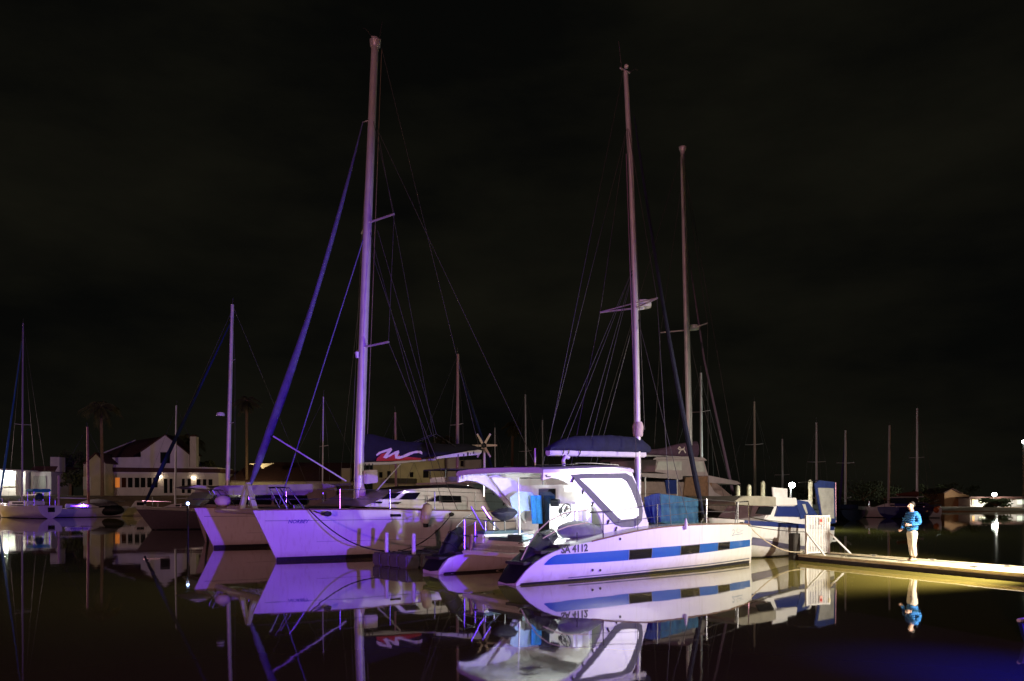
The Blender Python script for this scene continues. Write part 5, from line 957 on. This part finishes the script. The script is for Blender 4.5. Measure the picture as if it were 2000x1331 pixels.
# ================================================================== palms and trees
def palm(label, px, crown, d, R, nf=30, hang=.5):
    zc = WZ(crown, d); t = thing('palm_tree', label, 'palm tree', loc=(WX(px, d), d, 0), group='palms on the shore'); rn = random.Random(int(px)); bend = rn.uniform(-.3, .3)
    tp = [(bend * (i / 8) ** 2, 0, 2 + (zc - 2) * i / 8) for i in range(9)]; T('trunk', tp, [.38, .31, .28, .27, .26, .26, .26, .28, .34], TRUNK, t, 9)
    cr = M(); top = Vector((bend, 0, zc))
    for i in range(nf):
        a = rn.uniform(0, 2 * PI); el = rn.uniform(-1.0, 1.25); L = R * rn.uniform(.8, 1.1); dr = Vector((math.cos(a), math.sin(a), 0)); prev = None
        pts = []
        for k in range(8):
            s_ = k / 7; pts.append(top + dr * L * (s_ * math.cos(el) + .0) + Vector((0, 0, L * (s_ * math.sin(el) * .9 - hang * s_ * s_ * (1.2 if el > 0 else .6)))))
        for k in range(7): 
            p, q = pts[k], pts[k + 1]; sdv = dr.cross(Vector((0, 0, 1))); ax = (q - p)
            cr.add([p, q, q + Vector((0, 0, .04)), p + Vector((0, 0, .05))], [(0, 1, 2, 3)])
            for m_ in range(3):
                b_ = p.lerp(q, m_ / 3)
                for sg in (-1, 1): l_ = L * .26 * (1 - .55 * abs(k / 7 - .45)); e_ = b_ + (sdv * sg * .8 + ax.normalized() * .8 + Vector((0, 0, -.55 - rn.uniform(0, .3)))) * l_; w_ = ax.normalized() * .07; cr.add([b_ - w_, b_ + w_, e_], [(0, 1, 2)])
    for i in range(26):                                           # dead skirt under the crown
        a = rn.uniform(0, 2 * PI); p = top + Vector((math.cos(a) * .3, math.sin(a) * .3, -.2)); e_ = p + Vector((math.cos(a) * .9, math.sin(a) * .9, -rn.uniform(1, 2.2))); w_ = Vector((-math.sin(a), math.cos(a), 0)) * .22; cr.add([p, e_ - w_, e_ + w_], [(0, 1, 2)])
    cr.build('crown', FROND, t, 0)
palm('tall palm left of the white gabled house', 200, 795, 140, 3.6); palm('tall slim palm right of the pink mast', 482, 782, 150, 2.9); palm('slim palm right of the wind turbine', 1000, 830, 156, 2.4); palm('low palm behind the chimney of the white gabled house', 368, 858, 162, 3.4, 26); palm('dim palm behind the boom end left of the wind turbine', 868, 858, 160, 2.8, 24)
def tree(label, px, py, d, rx, rz, cat='tree', name='tree', n=900, m=LEAF):
    t = thing(name, label, cat, loc=(WX(px, d), d, 0)); rn = random.Random(int(px) + 3); zc = WZ(py, d); gz = 2.4
    T('trunk', [(0, 0, gz - .5), (.1, 0, zc - rz * .5), (.2, 0, zc)], [.3, .22, .1], TRUNK, t, 7)
    for k in range(4): a = k * 1.6; T('limb', [(.1, 0, zc - rz * .5), (rx * .5 * math.cos(a), rx * .4 * math.sin(a), zc + rz * .2)], [.12, .04], TRUNK, t, 5)
    cl = [(rn.uniform(-.75, .75) * rx, rn.uniform(-.6, .6) * rx, rn.uniform(-.6, .7) * rz, rn.uniform(.25, .5)) for _ in range(14)]; cr = M()
    for i in range(n):
        c_ = rn.choice(cl); v = Vector((rn.gauss(0, 1), rn.gauss(0, 1), rn.gauss(0, 1))).normalized() * (rn.random() ** .4); p = Vector((c_[0] + v.x * rx * c_[3], c_[1] + v.y * rx * c_[3], zc + c_[2] + v.z * rz * c_[3])); s_ = rn.uniform(.12, .32); a_ = Vector((rn.gauss(0, 1), rn.gauss(0, 1), rn.gauss(0, 1))).normalized(); b_ = a_.orthogonal().normalized(); cr.add([p - a_ * s_, p + b_ * s_ * .6, p + a_ * s_, p - b_ * s_ * .6], [(0, 1, 2, 3)])
    cr.build('crown', m, t, 0)
tree('small green shrub behind the right end of the white gabled house', 405, 911, 152, 2.0, 1.3, 'shrub', 'shrub', 500); tree('dark tree between the garage and the boathouse', 140, 900, 160, 3.2, 2.6); tree('low bush by the water between garage and boathouse', 137, 935, 146, 2.4, 1.8, 'bush', 'bush', 600)
tree('dark tree with brown light right of the blue curtain', 1685, 962, 150, 5.0, 2.4); tree('broad dark tree left of the person on the far shore', 1730, 968, 158, 4.5, 2.0); tree('dark round tree right of the person on the far shore', 1815, 966, 160, 3.6, 2.2); tree('dark bush in front of the long lit house', 1945, 983, 144, 2.6, 1.1, 'bush', 'bush', 1800); tree('tree beside the small orange gabled house', 1872, 966, 166, 4.0, 2.4); tree('tree left of the blue curtain behind the piles', 1590, 966, 160, 4.5, 2.2)
# bow of a tender just entering the view at lower right
td = thing('rowing_tender', 'bow of a small tender lit blue at the lower right edge', 'dinghy', loc=(9.78, 11.6, 0), rz=math.radians(186))
tH = Hull(2.5, [(0, .55), (1.2, .62), (2.0, .38), (2.5, .04)], [(0, .22), (1.4, .24), (2.5, .28)], .12, 0, .25, 0, 3, .15); tH.mesh(16, 7).build('hull', NAVYST, td, 45)
T('gunwale', [tH.out(x, tH.zs(x) + .02, 1, .02) for x in [.1 * i for i in range(26)]], .03, WHITEP, td); T('gunwale', [tH.out(x, tH.zs(x) + .02, -1, .02) for x in [.1 * i for i in range(26)]], .03, WHITEP, td); M().box((1.0, 0, .33), (.25, 1.0, .04)).build('thwart', TEAK, td)
